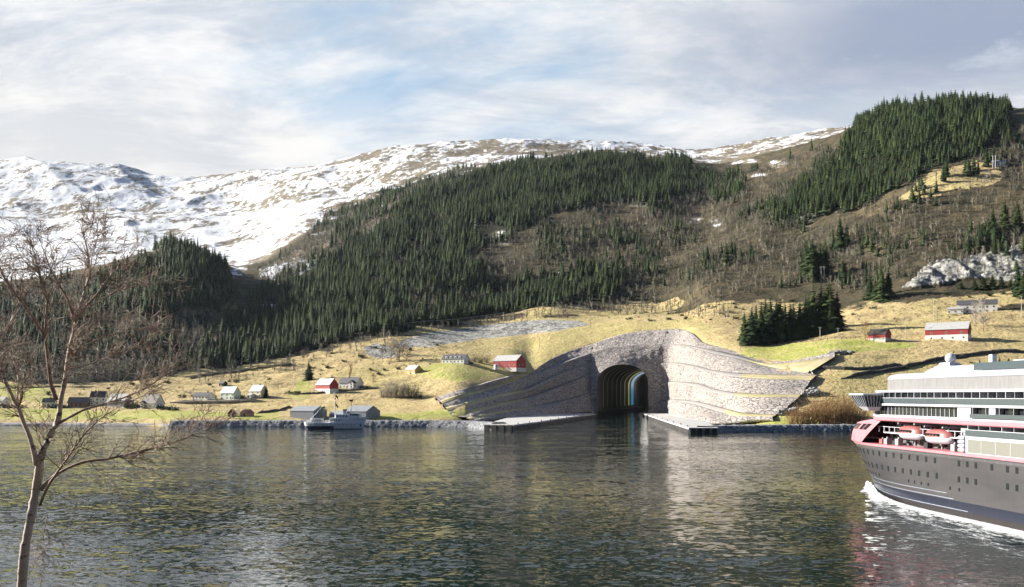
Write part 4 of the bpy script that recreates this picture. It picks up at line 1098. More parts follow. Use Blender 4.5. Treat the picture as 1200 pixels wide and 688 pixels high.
# dark evergreen scrub between the bare trees and on the shoulder below the snow
SHL = [shrub_arrays(rt, 26, 0.9) for _ in range(5)]
w_scr = (polys(BARE_ZONE) * np.clip(clump - 0.45, 0, 1) + 3.5 * polys(SHOULDER) * np.clip(clump - 0.1, 0.1, 1) + 0.4 * polys(MIX_LEFT)) * (q_L < 9.6) * (q_L > 4.3)
psc = thin(scatter(w_scr, 7500, rt), 2.8)
mass('evergreen_scrub', psc, rt.uniform(1.8, 4.4, len(psc)), SHL, M_hedge, rt, 'low dark green scrub scattered over the brown slopes', 'scrub', 1.0)

# leafless trees on the slopes
w_bare = (polys(BARE_ZONE) * np.clip(clump, 0.4, 1.4) + 1.0 * polys(MIX_LEFT) * (q_L > 4.6) + 0.55 * polys(FOREST_MAIN, FOREST_LEFT) * np.clip(0.85 - clump, 0, 1)) * low + 0.6 * polys(SHOULDER) * (q_L < 9.2)
w_bare = w_bare * (1 - 0.9 * in_poly(q_jx, q_jy, STRAW_KNOLL)) * (1 - 0.85 * in_poly(q_px, q_py, [(1058,338),(1085,312),(1140,304),(1200,288),(1260,285),(1260,318),(1180,330),(1120,332)]))
w_edge = in_poly(q_px, q_py, [(200,440),(260,425),(330,425),(400,405),(470,390),(640,362),(740,352),(860,352),(860,375),(760,368),(640,374),(480,392),(430,408),(330,440),(230,452)]) * 0.35
pb = thin(scatter(w_bare + w_edge, 21000, rt), 3.0)
hb = rt.uniform(6, 12.5, len(pb))
ordb = np.argsort(-hb / pb[:, 1])
MBr = [np_mesh('bare_crown', v, [t], False, {'tint': np.zeros(len(v))}) for v, t in BARH]
MTh = [np_mesh('thicket_crown', v, [t], False, {'tint': np.zeros(len(v))}) for v, t in THKH]
def bare(p, h, label, group=None, mat=M_bare, wide=1.0, thick=False, parts=False):
    src = (MTh if thick else MBr)
    key = (src[0].name, mat.name)
    if key not in MATS:
        MATS[key] = []
        for m_ in src:
            c = m_.copy(); c.materials.clear(); c.materials.append(mat); MATS[key].append(c)
    me_ = MATS[key][random.randrange(len(MATS[key]))]
    t = link('bare_tree' if not thick else 'bare_bush', me_, None, None, p)
    t.rotation_euler = (0, 0, random.uniform(0, 6.28)); t.scale = (h * wide, h * wide, h)
    return tag(t, label, 'tree' if not thick else 'bush', group)
for i in ordb[:200]:
    p = pb[i]; x = 600 + F * p[0] / p[1]
    if x < 290: lab, grp = 'leafless grey brown tree on the wooded hill behind the left farms', 'bare trees on the left hill'
    elif x < 850: lab, grp = 'leafless grey brown tree along the foot of the forest above the tunnel', 'bare trees below the forest'
    else: lab, grp = 'leafless grey brown tree on the steep right slope', 'bare trees on the right slope'
    bare(tuple(p), hb[i], lab, grp)
mass('bare_woodland', pb[ordb[200:]], hb[ordb[200:]], BARL, M_bare, rt, 'grey brown leafless woodland on the slopes', 'woodland', 1.05)

def solo_bare(x, y, hp, label, group=None, mat=M_bare, wide=1.0, thick=False):
    p = hit(x, y); return bare(tuple(p), hp / F * p.y, label, group, mat, wide, thick)
solo_bare(1152, 388, 44, 'tall pale leafless tree in front of the white house on the right', None, M_greybark, 1.0)
solo_bare(1143, 383, 34, 'slim pale leafless tree just left of the tall pale one by the white house', None, M_greybark, 0.8)
solo_bare(1014, 399, 28, 'reddish leafless tree at the left end of the black and red shed', None, M_russet, 1.0)
solo_bare(437, 452, 18, 'small bare tree on the straw slope right of the white farmhouse', None, M_russet, 1.2)
solo_bare(411, 441, 17, 'small bare tree uphill of the white farmhouse gable', None, M_russet, 1.1)
for x, y, hp in ((448,424,20),(458,424,26),(468,424,28),(477,424,22),(462,418,24),(472,416,20),(452,416,18)):
    solo_bare(x, y, hp, 'grey leafless tree in the thicket left of the long white house', 'bare trees left of the long white house', M_bare, 1.3)
for x, y, hp in ((449,466,16),(456,466,24),(464,466,27),(472,466,25),(480,466,22),(487,467,16),(493,467,12)):
    solo_bare(x, y, hp, 'dark bare bush in the thicket below the yellow house', 'bare bushes below the yellow house', M_bare, 1.1, True)
for x, y, hp in ((556,424,9),(563,425,11),(570,425,10),(550,426,8)):
    solo_bare(x, y, hp, 'brown bare bush between the long white house and the red barn', 'bushes left of the red barn', M_shrub, 1.4, True)
for x, y, hp in ((928,498,22),(936,499,28),(945,498,34),(954,499,32),(963,497,38),(972,499,36),(981,497,38),(990,499,34),(999,498,36),(1008,498,30),(958,490,30),(976,488,32),(993,488,32)):
    solo_bare(x, y, hp, 'russet brown bush in the thicket on the shore left of the ship', 'russet bushes by the ship', M_russet, 1.0, True)

# low shrubs over the fields
sm = [np_mesh('shrub_crown', v, [t], False, {'tint': np.zeros(len(v))}) for v, t in BROWNS]
for m_ in sm: m_.materials.append(M_shrub)
gm = [np_mesh('evergreen_crown', v, [t], False, {'tint': np.zeros(len(v))}) for v, t in SHR]
for m_ in gm: m_.materials.append(M_hedge)
FIELD1 = [(205,456),(300,436),(400,412),(470,400),(540,404),(560,420),(470,440),(330,448),(250,458)]
FIELD2 = [(700,372),(850,356),(1060,345),(1200,338),(1200,372),(1000,386),(860,380),(760,380)]
FIELD3 = [(985,430),(1080,408),(1200,400),(1200,440),(1010,470)]
wf = (in_poly(q_px, q_py, FIELD1) * 1.2 + in_poly(q_px, q_py, FIELD2) * 1.0 + 0.5 * in_poly(q_px, q_py, FIELD3)
      + 0.6 * in_poly(q_px, q_py, [(0,452),(200,448),(200,462),(0,466)])) * ((q_L < 5.6) | (q_px > 1040))
pf = thin(scatter(wf, 290, rt), 4)
for p in pf:
    x = 600 + F * p[0] / p[1]
    ev = rt.random() < 0.3
    if x < 600: lab, grp = ('low dark green bush on the rough straw slope behind the farms' if ev else 'low brown shrub on the rough straw slope behind the farms'), 'shrubs behind the farms'
    else: lab, grp = ('low dark green bush on the straw hillside right of the tunnel' if ev else 'low brown shrub on the straw hillside right of the tunnel'), 'shrubs right of the tunnel'
    if ev: grp = 'evergreen ' + grp
    t = link('shrub', (gm if ev else sm)[rt.integers(0, 4)], None, None, tuple(p)); r = rt.uniform(1.6, 4.2) * (0.75 if ev else 1.0)
    t.scale = (r, r, r * (0.9 if ev else 0.8)); t.rotation_euler = (0, 0, rt.uniform(0, 6.28)); tag(t, lab, 'bush', grp)

# dark hedges and bushes round the left farms
for x, y, r_ in ((4,478,3.5),(12,478.5,3),(22,478,2.5),(66,478.5,3),(74,478,2.6),(150,478.5,3.2),(157,479,3.6),(190,480,3.4),(198,480.5,3.0),(206,481,2.6),(214,466,2.6),(250,467,2.4),(280,467,3.0),(284,466.5,2.6),(277,466,2.2),(340,461,2.6),(349,461,2.2),(422,455,2.4),(430,455.5,2.0),(547,425,2.6),(552,426,2.0)):
    p = hit(x, y); t = link('shrub', gm[rt.integers(0, 5)], None, None, tuple(p)); t.scale = (r_ * 1.3, r_, r_ * 0.9); t.rotation_euler = (0, 0, rt.uniform(0, 6.28))
    tag(t, 'dark green garden bush beside a house on the left shore' if x < 330 else 'dark green garden bush beside a farm left of the tunnel', 'bush', 'garden bushes on the left shore' if x < 330 else 'garden bushes left of the tunnel')
# ------------------------------------------------------------------ houses, barns, sheds
def window(parent, x, z, w, h, y=0.0, axis='x', bars=True, sgn=-1):
    """framed window proud of a wall; axis x: on the front or back wall, y: on an end wall"""
    t = 0.09; d = 0.07
    mb = MB()
    def bx(a0, a1, z0, z1, o0, o1):
        if axis == 'x': mb.box(a0, a1, min(y + sgn * o0, y + sgn * o1), max(y + sgn * o0, y + sgn * o1), z0, z1)
        else: mb.box(min(y + sgn * o0, y + sgn * o1), max(y + sgn * o0, y + sgn * o1), a0, a1, z0, z1)
    bx(x - w/2 - t, x - w/2, z - t, z + h + t, 0, d); bx(x + w/2, x + w/2 + t, z - t, z + h + t, 0, d)
    bx(x - w/2, x + w/2, z + h, z + h + t, 0, d); bx(x - w/2, x + w/2, z - t, z, 0, d)
    if bars: bx(x - 0.04, x + 0.04, z, z + h, 0.032, d - 0.01)
    f = mb.build('window', M_frame, parent)
    mb = MB(); bx(x - w/2, x + w/2, z, z + h, 0.004, 0.03); mb.build('pane', M_pane, f)
def house(label, cat, x0, x1, yb, ye, yr, rot=-20, depth=None, wall=M_white, roof=M_slate, base=M_stonebase, gable=None, name='house', group=None,
          front=None, side=None, door=None, chimney=None, dormers=0, cross=None, ov=0.45, base_h=0.5, lower=None):
    """front wall spans photo columns x0..x1; rows of its foot, eave and ridge"""
    xm = (x0 + x1) / 2
    if gable != 'front' and rot < 0: rot = min(rot, -12) - 14
    p = hit(xm, yb)
    k = p.y / F
    W = (x1 - x0) * k / math.cos(math.radians(rot)) ; H = (yb - ye) * k; HR = (ye - yr) * k
    D = depth or W * 0.6
    t = thing(name, label, cat, (p.x, p.y, p.z - 0.15), math.radians(rot), group)
    # body with gables on the ends (ridge along x), or on the front when gable == 'front'
    mb = MB()
    a = W / 2
    HR = max(HR, D * 0.22 if gable != 'front' else W * 0.3)
    if gable == 'front':
        mb.add([(-a,0,base_h),(a,0,base_h),(a,0,H),(0,0,H+HR),(-a,0,H),(-a,D,base_h),(a,D,base_h),(a,D,H),(0,D,H+HR),(-a,D,H)],
               [(0,1,2,3,4),(9,8,7,6,5),(1,6,7,2),(5,0,4,9),(2,7,8,3),(3,8,9,4)])
    else:
        mb.add([(-a,0,base_h),(a,0,base_h),(a,0,H),(-a,0,H),(-a,D,base_h),(a,D,base_h),(a,D,H),(-a,D,H),(-a,D/2,H+HR),(a,D/2,H+HR)],
               [(0,1,2,3),(5,4,7,6),(1,5,6,9,2),(4,0,3,8,7),(3,2,9,8),(6,7,8,9)])
    mb.build('wall', wall, t)
    mb = MB(); mb.box(-a - 0.03, a + 0.03, -0.03, D + 0.03, -3.0, base_h); mb.build('foundation', base, t)
    if lower:      # a differently coloured ground floor
        mb = MB(); mb.box(-a - 0.06, a + 0.06, -0.06, D + 0.06, base_h + 0.002, lower * H); mb.build('lower_wall', base, t)
    th = 0.22
    mb = MB()
    if gable == 'front':
        for s in (-1, 1):
            e = a + ov; zE = H - HR / a * ov
            q = [(s*e, -ov, zE), (0, -ov, H + HR), (0, D + ov, H + HR), (s*e, D + ov, zE)]
            v = [(x, y, z + 0.03) for x, y, z in q] + [(x, y, z + 0.03 + th) for x, y, z in q]
            mb.add(v, [(0,1,2,3),(7,6,5,4),(0,4,5,1),(1,5,6,2),(2,6,7,3),(3,7,4,0)])
    else:
        e = a + ov
        for y0, y1 in ((-ov, D / 2), (D + ov, D / 2)):
            zE = H - HR / (D / 2) * ov
            q = [(-e, y0, zE), (e, y0, zE), (e, y1, H + HR), (-e, y1, H + HR)]
            v = [(x, y, z + 0.03) for x, y, z in q] + [(x, y, z + 0.03 + th) for x, y, z in q]
            mb.add(v, [(3,2,1,0),(4,5,6,7),(0,1,5,4),(1,2,6,5),(2,3,7,6),(3,0,4,7)])
    r = mb.build('roof', roof, t)
    if chimney is not None:
        mb = MB(); cx = chimney * a; top = H + HR + 1.1
        mb.box(cx - 0.4, cx + 0.4, D/2 - 0.4, D/2 + 0.4, H + HR * 0.55, top); mb.box(cx - 0.48, cx + 0.48, D/2 - 0.48, D/2 + 0.48, top, top + 0.12)
        mb.build('chimney', M_brick, r)
    for row in (front or []):
        n, z, w, h = row[:4]; lo, hi = (row[4], row[5]) if len(row) > 4 else (-0.82, 0.82)
        for i in range(n):
            window(t, a * (lo + (hi - lo) * (i / (n - 1) if n > 1 else 0.5)), z * H, w, h, -0.06 if (lower and z < lower) else 0.0)
    for row in (side or []):
        n, z, w, h = row
        for i in range(n):
            for sx in (1, -1): window(t, D * (i + 1) / (n + 1), z * H, w, h, sx * (a + (0.06 if (lower and z < lower) else 0)), 'y', True, sx)
    if door is not None:
        dx = door * a; o = -0.06 if lower else 0.0
        mb = MB(); mb.box(dx - 0.55, dx + 0.55, o - 0.06, o - 0.005, base_h, base_h + 2.1); d = mb.build('door', M_darkred if wall is not M_darkred else M_white, t)
        mb = MB(); mb.ball((dx + 0.4, o - 0.1, base_h + 1.05), 0.06, 6, 5); mb.build('handle', M_black, d)
        mb = MB(); mb.box(dx - 0.9, dx + 0.9, -1.3, -0.07, base_h - 0.35, base_h - 0.005); mb.build('step', M_stonebase, t)
    for i in range(dormers):
        cx = a * (-0.6 + 1.2 * i / max(1, dormers - 1)); w = 1.1
        zb = H + HR * 0.15; y0 = D / 2 * 0.12
        mb = MB(); mb.add([(cx-w,y0,zb),(cx+w,y0,zb),(cx+w,y0,zb+1.3),(cx,y0,zb+2.0),(cx-w,y0,zb+1.3),(cx-w,D/2,zb),(cx+w,D/2,zb),(cx+w,D/2,zb+1.3),(cx,D/2,zb+2.0),(cx-w,D/2,zb+1.3)],
               [(0,1,2,3,4),(1,6,7,2),(5,0,4,9),(2,7,8,3),(3,8,9,4)]); dm = mb.build('dormer', wall, t)
        window(dm, cx, zb + 0.3, 1.1, 0.9, y0)
    if cross is not None:
        cx, cw = cross[0] * a, cross[1] * a
        hz = H + min(HR * 0.9, cw * 0.9)
        mb = MB(); mb.add([(cx-cw,-1.5,base_h),(cx+cw,-1.5,base_h),(cx+cw,-1.5,H),(cx,-1.5,hz),(cx-cw,-1.5,H),(cx-cw,D/2,base_h),(cx+cw,D/2,base_h),(cx+cw,D/2,H),(cx,D/2,hz),(cx-cw,D/2,H)],
               [(0,1,2,3,4),(1,6,7,2),(5,0,4,9)]); cg = mb.build('front_gable', wall, t)
        mb = MB()
        for s in (-1, 1):
            q = [(cx + s*(cw+0.3), -1.9, H - 0.25), (cx, -1.9, hz + 0.05), (cx, D/2, hz + 0.05), (cx + s*(cw+0.3), D/2, H - 0.25)]
            v = [(x, y, z) for x, y, z in q] + [(x, y, z + 0.2) for x, y, z in q]
            mb.add(v, [(0,1,2,3),(7,6,5,4),(0,4,5,1),(1,5,6,2),(2,6,7,3),(3,7,4,0)])
        mb.build('gable_roof', roof, t)
        window(cg, cx, H * 0.62, 1.2, 1.3, -1.5); window(cg, cx, H * 0.2, 1.2, 1.4, -1.5)
    return t, p, W, H, D
# left to right along the shore and up the slope
house('white cottage half hidden at the left edge of the photo', 'house', -8, 4, 477, 470, 465, -12, 7, M_white, M_slate, front=[(2, .35, 1.1, 1.3)], side=[(1, .35, 1.1, 1.3)])
house('small white gabled cottage standing left of the long red house', 'house', 50, 63, 477, 471, 466.5, 10, 7, M_white, M_slate, front=[(2, .3, 1.2, 1.3)], side=[(1, .35, 1.1, 1.3)], chimney=0.2, door=0)
house('long low dark red house left of the tall white house behind the birch', 'house', 80, 103, 477, 471.5, 465.5, 6, 8, M_darkred, M_slate, front=[(5, .35, 1.1, 1.2)], side=[(1, .4, 1.1, 1.2)])
house('tall white two storey house with a dark roof behind the birch branches', 'house', 106, 122, 475, 465, 458.5, 8, 8, M_white, M_slate, front=[(3, .18, 1.1, 1.4), (3, .6, 1.1, 1.4)], side=[(2, .2, 1.1, 1.4)], chimney=-0.4)
house('long grey barn with a dark roof right of the tall white house', 'barn', 123, 148, 477, 470, 461.5, -14, 9, M_greyb, M_slate, front=[(4, .4, 1.0, 1.0)])
house('white house with a steep brown roof by the dark hedge at the shore', 'house', 163, 184, 479, 472, 462, -12, 9, M_white, simple('brown_tile_roof', (0.14, 0.115, 0.10), (0.09, 0.08, 0.075), 1.1, 0.7), front=[(4, .3, 1.2, 1.4)], side=[(2, .3, 1.1, 1.3)], chimney=-0.5, cross=(-0.62, 0.22))
house('low white bungalow with a flat dark roof left of the pale green house', 'house', 223, 245, 468.5, 463.5, 460, -8, 8, M_white, M_slate, front=[(5, .35, 1.3, 1.2)], chimney=0.6)
house('pale green house with a mint coloured roof among bare bushes', 'house', 257, 275, 468.5, 460, 453, -14, 8, M_mint, M_mintroof, front=[(3, .15, 1.1, 1.3), (3, .58, 1.1, 1.2)], side=[(2, .3, 1.1, 1.2)], door=0.55)
house('small dark cabin uphill behind the pale green house', 'cabin', 256, 262, 453, 449, 446.5, -15, 5, M_blackb, M_slate, front=[(1, .35, 1.0, 1.0)])
house('cream house with a white roof beside the narrow conifer', 'house', 291, 306.5, 465, 458, 451, -18, 8, M_cream, M_tin, front=[(3, .15, 1.1, 1.3), (2, .6, 1.1, 1.1, -.5, .5)], side=[(2, .2, 1.1, 1.2)], chimney=0.25)
house('little white garage left of the cream house with a white roof', 'garage', 288.5, 294, 466.5, 463, 461, -18, 6, M_white, M_tin, front=[(1, .2, 2.2, 1.6)])
house('dark red boathouse with a pointed gable facing the water', 'boathouse', 267, 275, 488.3, 484, 479.5, 8, 8, M_darkred, M_slate, gable='front', base_h=0.3, door=0, ov=0.3)
house('pinkish boathouse with a red roof and a gable facing the water', 'boathouse', 280.5, 290, 488.3, 484, 480, -14, 9, M_pinkb, M_redroof, gable='front', base_h=0.3, door=0.2, ov=0.3)
house('grey windowless shed on the quay left of the white ship', 'shed', 338, 369, 491, 481.5, 478.5, -6, 14, M_greyb, M_greyroof, M_concdark, ov=0.2, base_h=0.3)
house('small grey shed between the long grey shed and the tall gabled grey shed', 'shed', 385, 401, 491, 485.5, 483, -4, 9, M_greyb, M_greyroof, M_concdark, ov=0.2, base_h=0.3)
house('tall grey gabled shed behind the bow of the white ship', 'shed', 403, 430, 491, 482, 475.5, -8, 16, M_greyb, M_greyroof, M_concdark, ov=0.2, base_h=0.3)
house('red barn with white lower wall left of the white farmhouse', 'barn', 368, 388, 459.5, 450.5, 443.5, -28, 9, M_red, M_tin, M_frame, front=[(3, .15, 1.0, 1.0)], lower=0.45)
house('white farmhouse with a cross gable and dark roof right of the red and white barn', 'house', 396, 419, 455.5, 448.5, 442, -14, 9, M_white, M_slate, front=[(5, .3, 1.1, 1.3)], side=[(2, .3, 1.1, 1.3)], cross=(0.5, 0.24), chimney=-0.2, door=-0.1)
house('small yellow timber house with a white roof above the bare thicket', 'house', 474, 487, 438, 433, 428, -32, 8, M_yellow, M_tin, front=[(3, .3, 1.0, 1.2)], chimney=0.5, door=0.1)
house('long low white house with a dark roof and a row of dormers', 'house', 517, 544, 425.5, 420.5, 415, -16, 9, M_white, M_slate, front=[(6, .25, 1.2, 1.3)], side=[(2, .3, 1.1, 1.2)], dormers=4, chimney=0.05)
house('big red barn with a pale roof directly above the left terraces of the tunnel', 'barn', 577.5, 605, 431.5, 422.5, 415.8, -24, 14, M_red, M_tin, M_stonebase, front=[(5, .3, 1.0, 1.0)], side=[(2, .35, 1.0, 1.0)], door=0.3)
house('red barn with grey roof and white lower wall below the tall pale tree', 'barn', 1090, 1127.5, 398, 385.5, 377, -22, 13, M_red, M_tin, M_frame, front=[(3, .52, 1.3, 1.7, -.7, .7), (4, .1, 1.2, 1.3, -.7, .8)], side=[(1, .5, 1.0, 1.2)], lower=0.47)
house('small red shed with a black roof and black end wall by the green field', 'shed', 1020, 1034.5, 400, 391.5, 385, -32, 10, M_red, M_blackb, M_stonebase, front=[(2, .3, 1.0, 1.0)], lower=0.5)
house('white two storey house with a dark hipped roof behind the tall pale tree', 'house', 1126, 1164, 367, 356, 351, -10, 9, M_white, M_slate, front=[(6, .14, 1.3, 1.4), (6, .58, 1.4, 1.4)], side=[(2, .2, 1.2, 1.4)], chimney=0.1)
house('low white annex with pale roof left of the white two storey house', 'annex', 1112, 1127, 367.6, 362, 360, -10, 8, M_white, M_tin, front=[(3, .3, 1.2, 1.2)])
house('small pale blue hut with a grey roof high on the right slope', 'hut', 1164, 1177, 195, 190, 186.5, -10, 12, boards('pale_blue_boards', (0.55, 0.62, 0.68), (0.46, 0.53, 0.6)), M_greyroof, front=[(3, .3, 1.6, 1.8)])

# white tank beside the big red barn
p = hit(581.5, 432.5); k = p.y / F
t = thing('silo_tank', 'white cylindrical silo tank in front of the big red barn', 'tank', tuple(p))
mb = MB(); r = 2.6 * k; hh = 5.0 * k
mb.tube([(0, -1.5, -1), (0, -1.5, hh)], r, 16); mb.build('shell', M_frame, t, False)
mb = MB(); mb.tube([(0, -1.5, hh), (0, -1.5, hh + 0.5), (0, -1.5, hh + 0.6)], [r * 1.03, r * 0.5, 0.1], 16); mb.build('lid', M_tin, t)
mb = MB()
for s in (-0.25, 0.25): mb.tube([(s, -1.5 - r - 0.1, 0), (s, -1.5 - r - 0.1, hh)], 0.05, 5)
for i in range(8): mb.tube([(-0.25, -1.5 - r - 0.1, 0.3 + i * hh / 8.5), (0.25, -1.5 - r - 0.1, 0.3 + i * hh / 8.5)], 0.035, 4)
mb.build('ladder', M_wire, t)

# ------------------------------------------------------------------ poles and lines
def pole(x, yb, yt, label, twin=False, mat=M_palepole, arm=True, r=0.22, group=None):
    p = hit(x, yb); k = p.y / F; h_ = (yb - yt) * k
    t = thing('utility_pole', label, 'pole', tuple(p), 0, group)
    xs_ = (-1.6, 1.6) if twin else (0,)
    for s in xs_:
        mb = MB(); mb.tube([(s, 0, -1), (s, 0, h_)], [r, r * 0.75], 7); mb.build('post', mat, t)
    if arm:
        mb = MB(); w_ = 3.4 if twin else 1.1
        mb.box(-w_, w_, -0.12, 0.12, h_ - 1.0, h_ - 0.72); mb.build('crossarm', mat, t)
        for s in ((-3, 0, 3) if twin else (-1, 1)):
            mb = MB(); mb.tube([(s, 0, h_ - 0.72), (s, 0, h_ - 0.3)], [0.09, 0.06], 6); mb.build('insulator', M_frame, t)
    return p + Vector((0, 0, h_ - 0.3))
tops = []
pole(964, 331, 312, 'tall pale twin pole with a crossarm above the dark spruce clump', True, r=0.30)
pole(1165, 197, 182, 'white twin pole beside the pale blue hut high on the slope', True, M_frame, r=0.3)
pole(961, 398, 383, 'single pale pole at the end of the dark fence by the green field', False)
pole(982, 394, 384, 'short pale pole right of the single pole by the green field', False, r=0.16)
pole(1094, 375, 349, 'slim tall pale pole behind the red barn with a grey roof', False, r=0.16)
pole(1098.5, 379, 364, 'thick weathered pole right behind the ridge of the red barn', False, M_wood, r=0.30)
pole(1197, 372, 347, 'pale pole on the straw slope at the right edge', False, r=0.2)
pole(1061, 398, 372, 'thin pole in the straw field left of the red barn', False, r=0.12)
a = pole(412, 396, 379, 'wooden pole at the left end of the power line below the forest', False, r=0.2)
b = pole(497, 388, 376, 'wooden pole in the middle of the power line above the scree', False, r=0.2)
c = pole(590, 379, 366, 'wooden pole at the right end of the power line above the scree', False, r=0.2)
pole(632, 409, 396, 'grey wooden pole on the grass above the big red barn', False, M_wood, r=0.2)
pole(692, 384, 368, 'grey wooden pole at the right end of the scree strip', False, M_wood, r=0.2)
mb = MB()
for q0, q1 in ((a, b), (b, c)):
    for s in (-1, 1):
        mb.tube([q0.lerp(q1, i / 8) + Vector((s, 0, -1.6 * (1 - (2 * i / 8 - 1) ** 2))) for i in range(9)], 0.07, 4)
tag(mb.build('power_line', M_wire), 'pair of pale power line wires strung in front of the dark forest', 'wire')

# fences
def fence(label, pts, step_, h_, mat, name='fence', rails=2, pr=0.09):
    P_ = [hit(x, y) for x, y in pts]
    t = thing(name, label, 'fence', tuple(P_[0])); o = P_[0]
    L = sum((b - a).length for a, b in zip(P_[:-1], P_[1:])); n = int(L / step_)
    out = []
    for i in range(n + 1):
        s = i / n * (len(P_) - 1); k = min(int(s), len(P_) - 2); q = P_[k].lerp(P_[k + 1], s - k); q.z = Hgt(q.x, q.y); out.append(q - o)
    for q in out[:100]:
        mb = MB(); mb.tube([q + Vector((0, 0, -0.4)), q + Vector((0, 0, h_))], pr, 5); mb.build('post', mat, t)
    for r_ in range(rails):
        mb = MB(); mb.tube([q + Vector((0, 0.05, h_ * (0.45 + 0.45 * r_))) for q in out], pr * 0.55, 4); mb.build('rail', mat, t)
    return t
fence('dark wooden fence along the top edge of the bright green field', [(868, 408), (890, 406.5), (920, 403.5), (950, 400.5), (985, 397), (1008, 396)], 4.5, 1.5, M_blackb, pr=0.2)
fence('pale wire fence along the quay edge right of the white ship', [(440, 489), (480, 488.6), (520, 488.8), (552, 489.5)], 9, 1.6, M_wire, pr=0.07)

# dark dry stone walls and cut banks lying across the slopes
def stone_wall(label, pts, h_, w_, mat=M_concdark, name='stone_wall'):
    P_ = [hit(x, y) for x, y in pts]; P_ = [p for p in P_ if p]
    n = 60; A = np.array([tuple(p) for p in P_]); s = np.linspace(0, len(P_) - 1, n)
    X = np.interp(s, range(len(P_)), A[:, 0]); Y = np.interp(s, range(len(P_)), A[:, 1])
    mb = MB(); vs = []
    for i in range(n):
        z = Hgt(X[i], Y[i]); tp = max(0.12, min(1, i / 6, (n - 1 - i) / 6)); hh = h_ * tp * (0.8 + 0.4 * random.random())
        vs += [(X[i], Y[i] - w_ / 2, z - 1.2), (X[i], Y[i] - w_ * 0.4, z + hh * 0.8), (X[i], Y[i] + w_ * 0.1, z + hh), (X[i], Y[i] + w_, z - 0.3)]
    mb.add(vs, [(i * 4 + k, i * 4 + k + 1, (i + 1) * 4 + k + 1, (i + 1) * 4 + k) for i in range(n - 1) for k in range(3)])
    tag(mb.build(name, mat), label, 'stone wall')
M_darkstone = rubble('dark_wall_stone', (0.20, 0.19, 0.17), (0.06, 0.06, 0.055), (0.13, 0.12, 0.09), 0.8, 1.0)
stone_wall('long dark stone wall rising to the right behind the cruise ship', [(985, 444), (1030, 437), (1080, 427), (1120, 419), (1160, 414), (1210, 412)], 2.4, 2.2, M_darkstone)
stone_wall('short dark stone wall on the straw slope below the red barn with a grey roof', [(1112, 421), (1140, 416), (1170, 412), (1200, 411)], 1.6, 2.0, M_darkstone)
stone_wall('dark stone wall from the right terraces towards the russet bushes', [(955, 433), (990, 433.5), (1030, 432), (1060, 428)], 2.2, 2.5, M_darkstone)
stone_wall('dark dry stone wall on the field left of the long grey shed', [(300, 485), (318, 483), (333, 479.5), (342, 477)], 1.6, 2.0, M_darkstone)
stone_wall('thin dark wall across the left field below the cottages', [(0, 455), (60, 454), (110, 453)], 1.3, 1.5, M_darkstone)
stone_wall('dark garden wall along the road under the bungalow and the pale green house', [(205, 470.5), (240, 470.5), (280, 470), (300, 468)], 1.0, 1.2, M_darkstone)
stone_wall('dark bank below the white farmhouse and its garden', [(345, 462), (372, 461.5), (400, 458), (425, 457), (447, 455)], 1.4, 1.5, M_darkstone)

# road along the shore
def ribbon(name, pts, w_, mat, dz=0.12):
    P_ = [hit(x, y) for x, y in pts]; A = np.array([tuple(p) for p in P_]); n = 140
    s = np.linspace(0, len(P_) - 1, n); X = np.interp(s, range(len(P_)), A[:, 0]); Y = np.interp(s, range(len(P_)), A[:, 1])
    vs = []
    for i in range(n):
        z = max(Hgt(X[i], Y[i]), Hgt(X[i], Y[i] + w_), Hgt(X[i], Y[i] - w_ * 0.3)) + dz
        vs += [(X[i], Y[i] - w_ / 2, z - 1.4), (X[i], Y[i] - w_ / 2, z), (X[i], Y[i] + w_ / 2, z + 0.25), (X[i], Y[i] + w_ / 2, z - 0.8)]
    mb = MB(); mb.add(vs, [(i * 4 + k, i * 4 + k + 1, (i + 1) * 4 + k + 1, (i + 1) * 4 + k) for i in range(n - 1) for k in range(3)])
    tag(mb.build(name, mat), kind='structure')
M_track = simple('pale_gravel_track', (0.50, 0.46, 0.38), (0.42, 0.38, 0.31), 0.4, 0.95)
ribbon('hill_road', [(218, 443), (260, 437), (300, 431.5), (340, 428)], 5.0, M_track)
ribbon('farm_road', [(200, 472), (250, 471.5), (300, 469)], 3.5, M_track)
# pale boulders at the right ends of the terraces
def boulder_heap(label, x, y, n, spread, seed):
    rg = np.random.default_rng(seed); p = hit(x, y); mb = MB()
    for i in range(n):
        c = p + Vector((rg.uniform(-1, 1) * spread, rg.uniform(-4, 2), 0)); c.z = Hgt(c.x, c.y) + 0.6 + rg.uniform(0, 2.2)
        r_ = rg.uniform(0.8, 1.9); b = len(mb.v)
        mb.ball(c, r_, 8, 6, (rg.uniform(1, 2.2), 1, rg.uniform(0.5, 0.9)))
        for j in range(b, len(mb.v)):
            v = Vector(mb.v[j]); d = 1 + 0.25 * rg.uniform(-1, 1); mb.v[j] = tuple(c + (v - c) * d)
    tag(mb.build('boulder_heap', simple('pale_boulder_%d' % seed, (0.44, 0.43, 0.42), (0.2, 0.2, 0.2), 0.6, 0.9, 0, 0.5)), label, 'boulders')
boulder_heap('heap of pale boulders at the end of the lowest right terrace', 920, 484, 26, 6, 3)
boulder_heap('heap of pale boulders at the end of the middle right terrace', 948, 462, 22, 6, 4)
boulder_heap('heap of pale boulders at the right tip of the top terrace by the green field', 985, 416, 26, 8, 6)
